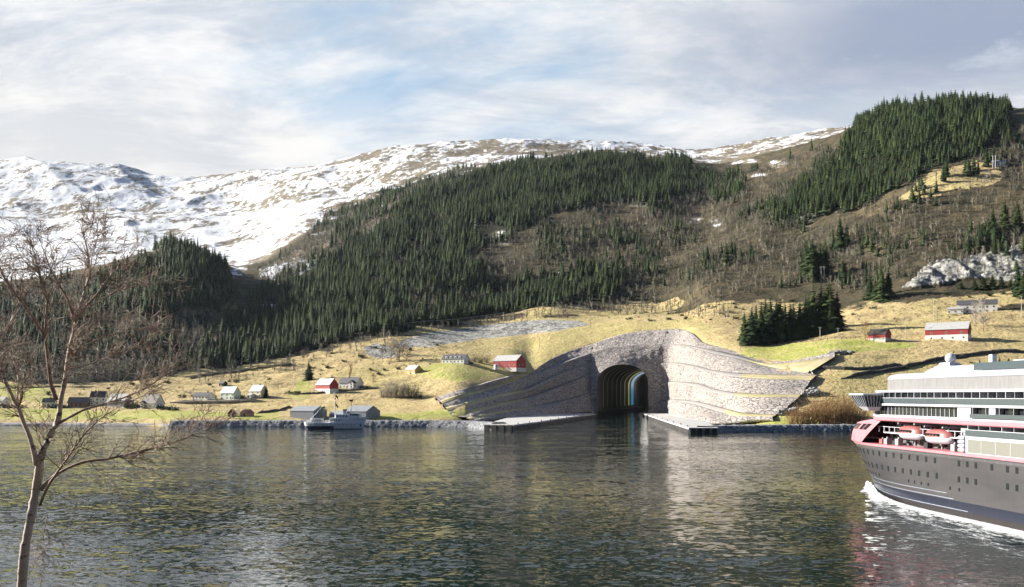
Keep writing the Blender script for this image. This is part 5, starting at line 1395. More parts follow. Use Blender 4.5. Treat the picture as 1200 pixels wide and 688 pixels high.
# ------------------------------------------------------------------ the white ship by the sheds
M_shipwhite = simple('ship_white_paint', (0.82, 0.82, 0.83), (0.76, 0.77, 0.79), 0.35, 0.4, 0, 0, 0.05, 0.5)
M_navy = simple('navy_hull_paint', (0.012, 0.018, 0.05), (0.02, 0.025, 0.06), 0.4, 0.35)
M_rust = simple('rust_red_paint', (0.22, 0.05, 0.035), (0.15, 0.04, 0.03), 0.6, 0.7)
M_deckgrey = simple('deck_grey', (0.22, 0.23, 0.24), (0.17, 0.18, 0.19), 0.7, 0.7)
def loft(mb, stations, mi=0, close_top=True, mirror=True):
    """stations: (x_of(z), [(halfwidth, z)...]) from keel to deck; skins both sides and a deck"""
    n = len(stations[0]); vs = []; m = len(stations)
    for st in stations:
        for (x, y, z) in st: vs.append((x, y, z))
        for (x, y, z) in st: vs.append((x, -y, z))
    fs = []
    for i in range(m - 1):
        a, b = i * 2 * n, (i + 1) * 2 * n
        for k in range(n - 1):
            fs.append((a + k, b + k, b + k + 1, a + k + 1)); fs.append((a + n + k + 1, b + n + k + 1, b + n + k, a + n + k))
        if close_top: fs.append((a + n - 1, b + n - 1, b + 2 * n - 1, a + 2 * n - 1))
    a = (m - 1) * 2 * n
    for base, flip in ((0, False), (a, True)):
        for k in range(n - 1):
            q = (base + k, base + k + 1, base + n + k + 1, base + n + k); fs.append(q if not flip else q[::-1])
    mb.add(vs, fs, mi)

def white_ship():
    Yw = 553.0
    def wx(px): return (px - 600) / F * Yw
    x0 = wx(396); k = Yw / F
    t = thing('coastal_ship', 'small white passenger ship with a dark blue stern stripe lying off the grey sheds', 'ship', (x0, Yw, 0), math.radians(2))
    def lx(px): return wx(px) - x0
    def lz(y): return CH + (HY - y) * k
    Ls, Lb = lx(358.5), lx(429.5); L = Lb - Ls
    def hull_st(x, zs):
        f = (x - Ls) / L
        B = 4.0 * min(1, (f / 0.16) ** 0.5 if f < 0.16 else 1) * (1 if f < 0.6 else max(0.0, 1 - ((f - 0.6) / 0.4) ** 2.1))
        out = []
        for z in zs:
            g = max(0, min(1, (z + 1.2) / 4)); rake = (z / 6.6) * 2.2 * max(0, (f - 0.80) / 0.20)
            stern = -(z / 5) * 1.4 * max(0, (0.1 - f) / 0.1)
            out.append((x - 2.2 * max(0, (f - 0.80) / 0.20) + rake + stern, max(0.02, B * (0.55 + 0.45 * g ** 0.6)), z))
        return out
    xs_ = np.linspace(Ls, Lb, 36)
    def sheer(x):
        f = (x - Ls) / L
        base = lz(495.2) + 0.5 * ((0.4 - f) / 0.4) ** 2 * (f < 0.4) + 1.2 * max(0, (f - 0.5) / 0.5) ** 2
        return base + (lz(490.8) - lz(495.2)) * (1 / (1 + math.exp(-(f - 0.60) * 60)))
    mb = MB(); loft(mb, [hull_st(x, [-1.2, 0.1, 0.9, 2.0, 3.2, sheer(x)]) for x in xs_])
    h_ = mb.build('hull', M_shipwhite, t)
    def band(name, xa, xb, z0, z1, mat, off=0.05, n=24):
        mb = MB()
        for s in (1, -1):
            vs = []
            for x in np.linspace(xa, xb, n):
                a = hull_st(x, [z0, z1])
                for (px_, py_, pz_) in a: vs.append((px_, s * (py_ + off), pz_))
            mb.add(vs, [(2*i, 2*i+2, 2*i+3, 2*i+1) for i in range(n - 1)])
        return mb.build(name, mat, t)
    band('boot_stripe', Ls + 0.1, Lb - 1.0, -0.4, 0.35, M_navy)
    band('stern_stripe', Ls + 0.2, lx(392), 0.36, 1.9, M_navy, 0.06)
    band('rubbing_strake', Ls + 0.5, Lb - 2.5, 3.0, 3.18, M_greyroof, 0.12)
    for i in range(12):
        x = lx(366 + i * 4.6); z = 2.6 if i % 2 else 2.5
        a = hull_st(x, [z])[0]
        mb = MB(); mb.tube([(a[0], -a[1] + 0.05, z), (a[0], -a[1] - 0.10, z)], 0.22, 10); mb.build('porthole', M_pane, t)
    a = hull_st(Lb - 2.4, [2.2])[0]
    mb = MB(); mb.box(a[0] - 0.5, a[0] + 0.4, -a[1] - 0.35, -a[1] + 0.1, 1.6, 2.7); mb.tube([(a[0], -a[1] - 0.2, 2.6), (a[0], -a[1] - 0.1, 3.8)], 0.12, 6); mb.build('anchor', M_black, t)
    zd = lz(495.0)
    # deck houses
    mb = MB(); mb.box(lx(387), lx(411), -2.9, 2.9, zd - 0.2, lz(489.6)); d1 = mb.build('deckhouse', M_shipwhite, t, bevel=0.12)
    for i in range(7):
        x = lx(389 + i * 3.1); mb = MB(); mb.box(x - 0.4, x + 0.4, -2.95, -2.905, zd + 0.9, zd + 1.7); mb.build('window', M_pane, d1)
    mb = MB(); mb.box(lx(394), lx(411), -2.5, 2.5, lz(489.6) + 0.01, lz(485.4)); d2 = mb.build('upper_deckhouse', M_shipwhite, t, bevel=0.12)
    for i in range(4):
        x = lx(396.5 + i * 3.4); mb = MB(); mb.box(x - 0.45, x + 0.45, -2.56, -2.505, lz(488.4), lz(486.8)); mb.build('window', M_pane, d2)
    mb = MB(); zb0, zb1 = lz(490.4), lz(484.6)
    pl = [(lx(410), -3.2), (lx(421.5), -3.2), (lx(423.5), -1.5), (lx(423.5), 1.5), (lx(421.5), 3.2), (lx(410), 3.2)]
    mb.prism(pl, zb0, zb0 + (zb1 - zb0) * 0.55); mb.prism([(x * 0.985 + 0.2, y * 0.88) for x, y in pl], zb0 + (zb1 - zb0) * 0.551, zb1); br = mb.build('bridge', M_shipwhite, t, bevel=0.08)
    for i in range(4):
        x = lx(411.4 + i * 2.6); mb = MB(); mb.box(x - 0.5, x + 0.5, -2.90, -2.825, zb0 + (zb1 - zb0) * 0.60, zb1 - 0.25); mb.build('window', M_pane, br)
    mb = MB(); mb.box(lx(409.4), lx(424.2), -3.4, 3.4, zb1 + 0.005, zb1 + 0.2); mb.build('bridge_roof', M_shipwhite, t)
    # funnel and radar mast
    mb = MB(); zt = lz(476)
    mb.tube([(lx(411), 0, zb1), (lx(411), 0, zt)], [0.55, 0.35], 8); mb.tube([(lx(411), -0.9, zt - 0.5), (lx(411), 0.9, zt - 0.5)], 0.12, 5); rm = mb.build('radar_mast', M_shipwhite, t)
    mb = MB(); mb.box(lx(409.8), lx(413.4), -1.2, 1.2, lz(470.5), lz(468.4)); mb.tube([(lx(411.4), 0, zt), (lx(411.6), 0, lz(470.4))], 0.16, 6); mb.build('radar', M_black, rm)
    mb = MB(); mb.prism([(lx(402), -1.2), (lx(406.5), -1.0), (lx(406.5), 1.0), (lx(402), 1.2)], lz(485.4), lz(479.5)); fn = mb.build('funnel', M_shipwhite, t, bevel=0.1)
    mb = MB(); mb.prism([(lx(402.1), -1.22), (lx(406.6), -1.02), (lx(406.6), 1.02), (lx(402.1), 1.22)], lz(481), lz(480)); mb.build('funnel_band', M_navy, fn)
    # main mast with crosstrees, stays and flags
    mb = MB(); zt = lz(458.6); xm = lx(392.8)
    mb.tube([(xm, 0, zd), (xm, 0, zt * 0.8), (xm, 0, zt)], [0.32, 0.24, 0.12], 8); mb.tube([(xm, -1.6, lz(466)), (xm, 1.6, lz(466))], 0.09, 5)
    ms = mb.build('mast', M_shipwhite, t)
    mb = MB(); mb.ball((xm, -0.2, lz(467.5)), 0.45, 8, 6); mb.build('mast_lamp', M_black, ms)
    for zf, w_, m_ in ((462, 1.6, M_black), (472.5, 1.5, M_darkred)):
        mb = MB(); z = lz(zf); vs = []
        for i in range(7): vs += [(xm + 0.25 + w_ * i / 6, 0.2 * math.sin(i), z - 0.45 * i * 0.6), (xm + 0.25 + w_ * i / 6, 0.2 * math.sin(i), z - 1.3 - 0.6 * i * 0.6)]
        mb.add(vs, [(2*i, 2*i+2, 2*i+3, 2*i+1) for i in range(6)]); mb.build('flag', m_, ms)
    mb = MB()
    for q in ((lx(363), 0, zd + 1), (lx(424), 0, zb1)): mb.tube([(xm, 0, zt - 0.3), q], 0.045, 4)
    mb.build('stay', M_wire, t)
    # aft derrick, its boom, and the boat on the aft deck
    mb = MB(); xd = lx(379.7); mb.tube([(xd, 0, zd - 0.2), (xd, 0, lz(474.5))], [0.22, 0.14], 7); mb.tube([(xd, 0, lz(477)), (lx(388), 0, lz(483.5))], [0.14, 0.10], 6); mb.box(xd - 0.7, xd + 0.7, -0.5, 0.5, lz(478), lz(476.6)); mb.build('derrick', M_trunk, t)
    mb = MB(); loft(mb, [[(x, max(0.02, 1.4 * (1 - abs(2 * (x - lx(372)) / (lx(380) - lx(364))) ** 2.5)) * q, lz(491.2) + 1.1 * g) for q, g in ((0.3, -0.9), (0.85, -0.4), (1, 0.35))] for x in np.linspace(lx(364), lx(380), 14)]); mb.build('ship_boat', M_frame, t)
    mb = MB(); mb.box(lx(365), lx(378), -1.8, 1.8, zd - 0.5, lz(492.6)); mb.build('aft_house', M_greyroof, t, bevel=0.1)
    # rails
    mb = MB()
    for s in (-1, 1):
        for zr in (0.5, 1.0):
            mb.tube([(x, s * (hull_st(x, [3])[0][1] - 0.1), sheer(x) + zr) for x in np.linspace(Ls + 1, lx(398), 14)], 0.05, 4)
        for x in np.linspace(Ls + 1, lx(398), 14): mb.tube([(x, s * (hull_st(x, [3])[0][1] - 0.1), sheer(x)), (x, s * (hull_st(x, [3])[0][1] - 0.1), sheer(x) + 1.0)], 0.045, 4)
    mb.build('railing', M_frame, t)
white_ship()

# ------------------------------------------------------------------ the cruise ship
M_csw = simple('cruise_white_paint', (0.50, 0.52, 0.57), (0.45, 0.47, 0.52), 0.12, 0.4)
M_pink = simple('coral_paint', (0.54, 0.21, 0.24), (0.47, 0.18, 0.21), 0.2, 0.38)
M_orange = simple('lifeboat_red', (0.32, 0.11, 0.11), (0.27, 0.09, 0.09), 0.5, 0.45)
M_fins = boards('grey_fin_wall', (0.19, 0.19, 0.195), (0.15, 0.15, 0.155), 0.45, 0.6)
M_inner = simple('promenade_wall', (0.16, 0.155, 0.16), (0.09, 0.09, 0.095), 0.7, 0.6)
M_steel = simple('davit_grey', (0.30, 0.31, 0.33), (0.24, 0.25, 0.27), 0.8, 0.5)
def hull_paint():
    m, n, b = pbr('dark_grey_hull')
    o = objc(n); s = n.new('ShaderNodeSeparateXYZ'); n.l.new(o, s.inputs[0])
    z = s.outputs[2]
    nz = n.noise(n.mapping(o, (0.08, 0.08, 0.3)), 1.0, 5, 0.6)
    gr = n.mix(n.step(nz, 0.3, 0.7), (0.062, 0.060, 0.063), (0.045, 0.044, 0.048))
    c = n.mix(n.step(z, 2.62, 2.58), gr, (0.010, 0.013, 0.028))
    c = n.mix(n.step(z, 1.02, 0.98), c, (0.016, 0.012, 0.012))
    st = n.noise(n.mapping(o, (1.2, 1.2, 0.05)), 1.0, 4, 0.6)
    c = n.mix(n.math('MULTIPLY', n.step(st, 0.6, 0.8), 0.25), c, (0.10, 0.075, 0.06))
    n.put(b.inputs['Base Color'], c); b.inputs['Roughness'].default_value = 0.34
    sx = n.math('FRACT', n.math('DIVIDE', s.outputs[0], 3.2)); seam = n.step(n.math('ABSOLUTE', n.math('SUBTRACT', sx, 0.5)), 0.5, 0.485)
    bump(n, b, n.math('ADD', seam, n.math('MULTIPLY', nz, 1.2)), 0.25, 0.06)
    return m
M_hull = hull_paint()
def glass_mat(name, tone):
    m, n, b = pbr(name)
    b.inputs['Base Color'].default_value = (*tone, 1); b.inputs['Roughness'].default_value = 0.06; b.inputs['Specular IOR Level'].default_value = 0.8
    return m
M_glass = glass_mat('dark_ship_glass', (0.018, 0.022, 0.026)); M_rail = glass_mat('balcony_glass', (0.07, 0.09, 0.10)); M_panel = glass_mat('screen_glass', (0.20, 0.20, 0.18))

M_hline = simple('pale_blue_hull_line', (0.22, 0.24, 0.30), (0.17, 0.19, 0.24), 0.3, 0.4)
def cruise_ship():
    rz = math.atan2(-0.9938, 0.1113)
    t = thing('cruise_ship', 'dark grey and white cruise ship with coral trim cutting in from the right edge', 'ship', (78.3, 202.0, 0), rz)
    BM = 10.5; LE = 112.0
    def stem(z): return -6.0 * max(0, z / 10.4) ** 1.05 if z > 0 else -0.8 * z
    def hb(x, z):
        z = max(z, -2); le = 40 - 1.0 * z if z > 0 else 42
        tau = max(0.0, min(1, (x - stem(z)) / le))
        p = 2.0 + 0.06 * max(z, 0)
        b = BM * (1 - (1 - tau) ** p)
        if x > 95: b *= 1 - 0.12 * ((x - 95) / 17) ** 2
        return b
    def skin(name, zs, mat, off=0.0, x1=LE, n=90, x0f=None, parent=t, deck=False, both=True, smooth=True):
        """part of the hull skin between two heights; the stem closes at the bow"""
        mb = MB(); vs = []
        for i in range(n):
            f = (i / (n - 1)) ** 1.5
            for z in zs:
                xa = stem(z) if x0f is None else max(x0f(z), stem(z))
                x = xa + (x1 - xa) * f
                vs.append((x, -(hb(x, z) + off), z))
        m = len(zs)
        q = [(i * m + k, (i + 1) * m + k, (i + 1) * m + k + 1, i * m + k + 1) for i in range(n - 1) for k in range(m - 1)]
        mb.add(vs, q)
        if both:
            mb.add([(x, -y, z) for x, y, z in vs], [f_[::-1] for f_ in q])
        if deck:
            b0 = [i * m + m - 1 for i in range(n)]; N = len(vs)
            mb.f += [(b0[i], b0[i + 1], N + b0[i + 1], N + b0[i]) for i in range(n - 1)]; mb.m += [0] * (n - 1)
            mb.f.append(tuple(range((n - 1) * m, n * m)) + tuple(range(N + n * m - 1, N + (n - 1) * m - 1, -1))); mb.m.append(0)
        return mb.build(name, mat, parent, smooth)
    skin('hull', [-2.5, 0, 1.0, 2.6, 4, 6, 8, 9.4, 10.1], M_hull, deck=True)
    skin('coral_sheer_band', [10.1, 10.55], M_pink, 0.10, deck=True, smooth=False)
    # painted lines low on the bow
    for z, x1 in ((3.55, 44), (2.75, 46), (1.15, 50)):
        skin('hull_line', [z, z + 0.13], M_hline, 0.035, x1, 40, lambda zz: -1.0)
    skin('bow_lit_patch', [4.0, 6, 8, 10.09], M_csw, 0.02, -1.2, 16)  # pale patch: light on the upper bow put into the colour
    # rows of hull windows
    def hwin(x, z, w=0.62, h=0.95):
        y0, y1 = hb(x - w/2, z), hb(x + w/2, z); u0, u1 = hb(x - w/2, z + h), hb(x + w/2, z + h); o = 0.05; i_ = -0.10
        vs = [(x - w/2, -y0 - o, z), (x + w/2, -y1 - o, z), (x + w/2, -u1 - o, z + h), (x - w/2, -u0 - o, z + h),
              (x - w/2, -y0 - i_, z), (x + w/2, -y1 - i_, z), (x + w/2, -u1 - i_, z + h), (x - w/2, -u0 - i_, z + h)]
        mb = MB(); mb.add(vs, [(0, 1, 2, 3), (0, 4, 5, 1), (1, 5, 6, 2), (2, 6, 7, 3), (3, 7, 4, 0)]); mb.build('hull_window', M_glass, t)
    r1 = [-3.6, -2.2, -0.8, 0.6] + [2 + 2.75 * i for i in range(15)] + [47.5, 49.8, 52.1, 56.2] + [60 + 2.2 * i for i in range(7)]
    for x in r1: hwin(x, 8.35)
    r2 = [-1.0, 0.8] + [2.5 + 2.75 * i for i in range(15)] + [47.5, 49.8, 52.1] + [60 + 2.2 * i for i in range(7)]
    for x in r2: hwin(x, 5.75)
    for x in [3 + 2.3 * i for i in range(8)] + [32, 34, 36.2, 38.4] + [45, 47.6]: hwin(x, 4.25, 0.42, 0.55)
    # coral bow shell with its window band, sweeping up into the coral deck edge
    def bow_shell():
        mb = MB(); n = 34; zs = np.linspace(0, 1, 9); vs = []
        for i in range(n):
            f = i / (n - 1)
            for g in zs:
                # lower edge runs along the sheer; the aft edge leans back as it climbs
                z = 10.57 + g * (2.9 + 2.3 * f ** 1.5)
                xa = stem(10.4) - 0.6 + 1.7 * g ** 2.2; xb = 13.5 + 9.0 * g
                x = xa + (xb - xa) * f ** 1.35
                tau = max(0, min(1, (x - xa) / (29.5))); b = (BM + 0.05) * (1 - (1 - tau) ** 2.75) if tau > 0 else 0
                b *= 1 - 0.05 * g ** 2
                vs.append((x, -b, z))
        m = len(zs); q = [(i * m + k, (i + 1) * m + k, (i + 1) * m + k + 1, i * m + k + 1) for i in range(n - 1) for k in range(m - 1)]
        mb.add(vs, q); N = len(vs); mb.add([(x, -y, z) for x, y, z in vs], [f_[::-1] for f_ in q])
        mb.f += [((i) * m + m - 1, (i + 1) * m + m - 1, N + (i + 1) * m + m - 1, N + i * m + m - 1) for i in range(n - 1)]; mb.m += [0] * (n - 1)
        sh = mb.build('bow_shell', M_pink, t, True)
        sh.data.polygons.foreach_set('use_smooth', [i < 2 * len(q) for i in range(len(sh.data.polygons))])
        def pt(f, z, off=0.06):
            f_ = f ** 1.35; g = (z - 10.57) / (2.9 + 2.3 * f ** 1.5)
            xa = stem(10.4) - 0.6 + 1.7 * max(g, 0) ** 2.2; xb = 13.5 + 9 * g; x = xa + (xb - xa) * f_
            tau = max(0, min(1, (x - xa) / 29.5)); b = (BM + 0.05) * (1 - (1 - tau) ** 2.75) * (1 - 0.05 * g * g)
            return (x - off * 0.8, -(b + off), z)
        for a in np.linspace(0.03, 0.30, 6):
            mb = MB(); w_ = 0.036
            mb.add([pt(a, 11.1), pt(a + w_, 11.1), pt(a + w_, 12.4), pt(a, 12.4)], [(0, 1, 2, 3)]); mb.build('bow_window', M_glass, sh)
        for a in (0.50, 0.58, 0.66, 0.77, 0.85):
            mb = MB(); mb.add([pt(a, 12.9 + a * 0.3), pt(a + 0.065, 12.9 + a * 0.3), pt(a + 0.08, 13.95 + a * 0.5), pt(a + 0.015, 13.95 + a * 0.5)], [(0, 1, 2, 3)]); mb.build('bow_window', M_glass, sh)
    bow_shell()
    def outline(x0, x1, y, nose, n=10, z=None):
        """plan: rounded nose towards the bow, square aft"""
        pts = []
        for i in range(n + 1):
            a = math.pi / 2 * (1 - i / n); pts.append((x0 + nose * (1 - math.cos(math.pi / 2 - a)), -y * math.cos(a) if False else -y * math.sin(math.pi / 2 * i / n)))
        pts = [(x0 + nose * (1 - math.cos(math.pi / 2 * i / n)), -y * math.sin(math.pi / 2 * i / n)) for i in range(n + 1)]
        port = pts + [(x1, -y)]
        return port + [(x, -yy) for x, yy in port[::-1] if abs(yy) > 1e-6]
    def slab(name, x0, x1, y, nose, z0, z1, mat, parent=t, bevel=0.0):
        mb = MB(); mb.prism(outline(x0, x1, y, nose), z0, z1); return mb.build(name, mat, parent, False, bevel)
    XE = 104
    # the open boat deck: inner wall, floor, beams; then the coral deck edge above it
    slab('boat_deck_wall', 12, XE, 6.6, 9, 10.56, 15.1, M_inner)
    slab('boat_deck_shelf', 14, 48.5, 9.4, 9, 12.75, 12.95, M_csw)
    mb = MB()
    for i in range(16):
        x = 19 + i * 1.95; mb.box(x - 0.07, x + 0.07, -9.3, -9.15, 12.95, 13.9)
    mb.box(18, 48.4, -9.28, -9.18, 13.9, 14.0); mb.build('boat_deck_railing', M_csw, t)
    for x in np.linspace(20, 47, 10):
        mb = MB(); mb.box(x - 0.45, x + 0.45, -6.72, -6.605, 13.1, 14.7); mb.build('deck_window', M_glass, t)
    for x in np.linspace(20, 47, 12):
        mb = MB(); mb.box(x - 0.6, x + 0.6, -6.70, -6.605, 10.9, 12.3); mb.build('deck_window', M_glass, t)
    mb = MB(); mb.prism(outline(11.5, XE, BM - 0.02, 10), 15.1, 15.85); mb.build('coral_deck_edge', M_pink, t, bevel=0.15)
    # boats in their davits
    def lifeboat(xc, L, zb, name='lifeboat'):
        st = []; st2 = []
        for f in np.linspace(-1, 1, 13):
            w_ = 1.55 * max(0.03, 1 - abs(f) ** 2.6) ** 0.6; x = xc + f * L / 2
            st.append([(x - 0.0, w_ * 0.25, zb + 0.35 * f ** 4), (x, w_ * 0.75, zb + 0.35 + 0.2 * f ** 4), (x, w_, zb + 1.15)])
            st2.append([(x, w_ * 1.02, zb + 1.16), (x, w_ * 0.92, zb + 1.75), (x * 0.92 + xc * 0.08, w_ * 0.72, zb + 2.35 - 0.5 * f ** 4), (x * 0.9 + xc * 0.1, w_ * 0.15, zb + 2.5 - 0.6 * f ** 4)])
        o = -9.0
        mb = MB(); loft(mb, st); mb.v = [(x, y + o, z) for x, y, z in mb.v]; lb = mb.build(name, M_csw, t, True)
        mb = MB(); loft(mb, st2); mb.v = [(x, y + o, z) for x, y, z in mb.v]; mb.build('canopy', M_orange, lb, True)
        for f in (-0.55, -0.3, -0.05, 0.2, 0.45):
            x = xc + f * L / 2; mb = MB(); mb.box(x - 0.28, x + 0.28, o - 1.62, o - 1.35, zb + 1.4, zb + 1.8); mb.build('canopy_window', M_glass, lb)
        for f in (-0.72, 0.72):
            x = xc + f * L / 2; mb = MB(); mb.box(x - 0.16, x + 0.16, -10.2, -6.6, zb + 2.75, zb + 3.05); mb.box(x - 0.14, x + 0.14, -6.95, -6.6, zb - 1.2, zb + 2.75); mb.tube([(x, o, zb + 2.75), (x, o, zb + 2.2)], 0.06, 5); mb.build('davit', M_steel, t)
    lifeboat(30.5, 7.6, 11.9); lifeboat(39.4, 7.8, 11.6)
    for i in range(4):
        mb = MB(); z = 10.95 + 0.68 * i; mb.tube([(46.0, -9.6, z), (46.15, -9.6, z), (47.6, -9.6, z), (47.75, -9.6, z)], [0.22, 0.31, 0.31, 0.22], 12); mb.build('liferaft_canister', M_csw, t, True)
    mb = MB(); mb.box(45.8, 48.0, -9.1, -8.6, 10.56, 14.6); mb.build('canister_rack', M_steel, t)
    # the white block aft of the boats with its long glass screen, and the balconies above
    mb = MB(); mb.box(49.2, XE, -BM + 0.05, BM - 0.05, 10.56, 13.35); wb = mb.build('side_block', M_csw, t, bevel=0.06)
    mb = MB(); mb.box(49.9, XE - 4, -BM + 0.0, -BM + 0.047, 10.75, 12.85); mb.build('glass_screen', M_panel, wb)
    for x in np.arange(53.5, XE - 4, 3.6):
        mb = MB(); mb.box(x - 0.04, x + 0.04, -BM - 0.03, -BM - 0.002, 10.75, 12.85); mb.build('screen_joint', M_csw, wb)
    def balcony_row(z0, z1, x0, x1, pitch, wall_y, lab='balcony'):
        slab('deck_wall', x0, XE, wall_y, 6 if x0 < 40 else 0.3, z0, z1, M_csw)
        mb = MB(); mb.box(x0 + (5 if x0 < 40 else 0), x1, -BM + 0.02, -BM + 0.07, z0 + 0.05, z0 + 1.0); mb.build('balcony_glass', M_rail, t)
        mb = MB(); mb.box(x0 + (5 if x0 < 40 else 0), x1, -BM - 0.02, -BM + 0.11, z0 + 1.0, z0 + 1.08); mb.build('handrail', M_csw, t)
        x = x0 + (5.2 if x0 < 40 else 0.5); i = 0
        while x < x1:
            mb = MB(); mb.box(x - 0.05, x + 0.05, -BM + 0.14, -wall_y - 0.003, z0 + 0.02, z1 - 0.02); mb.build('balcony_divider', M_steel if i % 3 else M_csw, t)
            mb = MB(); mb.box(x + 0.45, x + 0.45 + pitch * 0.42, -wall_y - 0.06, -wall_y - 0.004, z0 + 0.08, z1 - 0.35); mb.build('balcony_door', M_glass, t)
            x += pitch; i += 1
    balcony_row(13.36, 15.09, 49.2, XE, 2.9, 8.4)
    # glazed deck
    slab('glazed_deck', 11.0, XE, BM - 0.9, 9, 15.86, 18.0, M_glass)
    for i, x in enumerate(np.arange(20.5, 46.5, 1.35)):
        mb = MB(); mb.box(x - 0.045, x + 0.045, -BM + 0.80, -BM + 0.9 - 0.003, 15.86, 18.0); mb.build('mullion', M_csw, t)
    mb = MB(); mb.prism(outline(11.0, XE, BM - 0.35, 9.5), 15.87, 16.30); mb.build('sill_band', M_csw, t)
    for xa, xb in ((46.6, 50.2), (55, 56.6)):
        mb = MB(); mb.box(xa, xb, -BM + 0.3, -BM + 2, 16.31, 18.0); mb.build('white_wall_panel', M_csw, t)
    for x in np.arange(51, XE, 3.4):
        mb = MB(); mb.box(x - 0.05, x + 0.05, -BM + 0.14, -BM + 2.0, 16.31, 17.98); mb.build('balcony_divider', M_steel, t)
    mb = MB(); mb.box(50.3, XE, -BM + 0.03, -BM + 0.08, 16.32, 17.0); mb.build('balcony_glass', M_rail, t)
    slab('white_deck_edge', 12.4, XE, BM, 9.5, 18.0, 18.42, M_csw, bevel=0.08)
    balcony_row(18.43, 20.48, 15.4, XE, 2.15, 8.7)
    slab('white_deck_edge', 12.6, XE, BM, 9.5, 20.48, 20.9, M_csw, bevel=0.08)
    slab('fin_wall', 16.4, XE, BM - 0.7, 9, 20.91, 22.9, M_fins)
    # rounded roof above the fin wall
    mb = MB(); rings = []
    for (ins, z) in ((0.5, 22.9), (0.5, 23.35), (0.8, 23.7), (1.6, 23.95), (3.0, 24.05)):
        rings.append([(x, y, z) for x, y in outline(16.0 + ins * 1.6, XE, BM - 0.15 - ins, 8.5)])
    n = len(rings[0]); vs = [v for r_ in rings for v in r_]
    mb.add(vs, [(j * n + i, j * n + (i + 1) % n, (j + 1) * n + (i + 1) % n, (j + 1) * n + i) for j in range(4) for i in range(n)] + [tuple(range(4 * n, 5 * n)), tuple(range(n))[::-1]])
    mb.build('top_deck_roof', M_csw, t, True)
    # sun deck screens, domes, masts
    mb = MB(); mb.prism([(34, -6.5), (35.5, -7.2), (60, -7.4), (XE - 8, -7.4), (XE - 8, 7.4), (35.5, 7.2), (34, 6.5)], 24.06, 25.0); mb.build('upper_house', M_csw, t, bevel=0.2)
    mb = MB(); mb.box(48, XE - 10, -8.3, -8.22, 24.06, 25.25); mb.build('wind_screen', M_rail, t)
    mb = MB(); vs = []
    for z, f in ((24.06, 1.0), (24.8, 0.72), (25.5, 0.42), (25.9, 0.38)):
        vs += [(31.5 - 4.6 * f, -2.6 * f - 2.2, z), (31.5 + 3.6 * f, -2.6 * f - 2.2, z), (31.5 + 3.6 * f, 2.6 * f - 2.2, z), (31.5 - 4.6 * f, 2.6 * f - 2.2, z)]
    mb.add(vs, [(j * 4 + i, j * 4 + (i + 1) % 4, (j + 1) * 4 + (i + 1) % 4, (j + 1) * 4 + i) for j in range(3) for i in range(4)] + [(12, 13, 14, 15)])
    pd = mb.build('dome_pedestal', M_csw, t)
    mb = MB(); mb.ball((31.5, -2.2, 26.7), 0.95, 16, 12); mb.build('radar_dome', M_csw, pd, True)
    mb = MB(); mb.prism([(48.6, -6.1), (49.6, -6.1), (49.6, -5.2), (48.6, -5.2)], 25.0, 26.6); mb.build('vent_mast', M_csw, t, bevel=0.08)
    mb = MB(); mb.box(55.5, 59.5, -6.6, -3, 25.0, 25.5); mb.prism([(60, -6.6), (63.5, -6.6), (63.5, -3), (60, -3)], 25.0, 25.6); mb.build('roof_box', M_csw, t, bevel=0.1)
    # bridge wing reaching out over the side
    mb = MB()
    lo = [(16.2, -10.4), (17.2, -12.6), (20.8, -12.6), (22.0, -10.4)]; hi = [(15.2, -10.0), (16.0, -13.5), (21.2, -13.5), (22.4, -10.0)]
    def frus(a, z0, b, z1):
        v = [(x, y, z0) for x, y in a] + [(x, y, z1) for x, y in b]
        mb.add(v, [(3, 2, 1, 0), (4, 5, 6, 7), (0, 1, 5, 4), (1, 2, 6, 5), (2, 3, 7, 6), (3, 0, 4, 7)])
    m1 = [(x * 1.0, y) for x, y in lo]
    frus([(17.5, -10.4), (18.2, -11.9), (20.2, -11.9), (21.2, -10.4)], 17.0, lo, 17.75); bw = mb.build('bridge_wing', M_csw, t, bevel=0.05)
    mb = MB(); frus(lo, 17.76, hi, 19.95); mb.build('wing_glass', M_glass, bw)
    mb = MB()
    for a, b_, c_, d_ in ((lo[0], lo[1], hi[0], hi[1]), (lo[1], lo[2], hi[1], hi[2]), (lo[2], lo[3], hi[2], hi[3])):
        for i in range(7):
            f = i / 6; mb.tube([(a[0] + (b_[0]-a[0])*f, a[1] + (b_[1]-a[1])*f - 0.03, 17.76), (c_[0] + (d_[0]-c_[0])*f, c_[1] + (d_[1]-c_[1])*f - 0.03, 19.95)], 0.075, 5)
    mb.build('wing_mullions', M_csw, bw)
    mb = MB(); frus([(14.8, -9.9), (15.7, -13.9), (21.6, -13.9), (22.8, -9.9)], 19.96, [(14.9, -9.9), (15.8, -13.8), (21.5, -13.8), (22.7, -9.9)], 20.3); mb.build('wing_roof', M_csw, bw, bevel=0.05)
    # the same wing on the far side
    mb = MB(); frus([(x, -y) for x, y in lo], 17.0, [(x, -y) for x, y in hi], 20.2); mb.build('bridge_wing', M_csw, t)
    # navigation bridge front
    slab('bridge_front', 12.9, 30, 9.9, 9, 18.43, 20.47, M_glass)
    # foredeck rails and people-sized clutter on the boat deck
    for x, y, h_, m_ in ((18.5, -8.2, 0.9, M_orange), (21, -8.6, 1.1, M_steel), (23.2, -8.1, 0.8, M_black), (25, -8.5, 1.2, M_steel), (34.8, -8.4, 1.0, M_black), (43.5, -8.7, 1.2, M_steel)):
        mb = MB(); mb.box(x - 0.6, x + 0.6, y - 0.5, y + 0.5, 10.56, 10.56 + h_); mb.tube([(x, y, 10.56 + h_), (x, y, 10.9 + h_)], [0.3, 0.15], 8); mb.build('deck_gear', m_, t, bevel=0.05)
    return t, hb, stem, rz
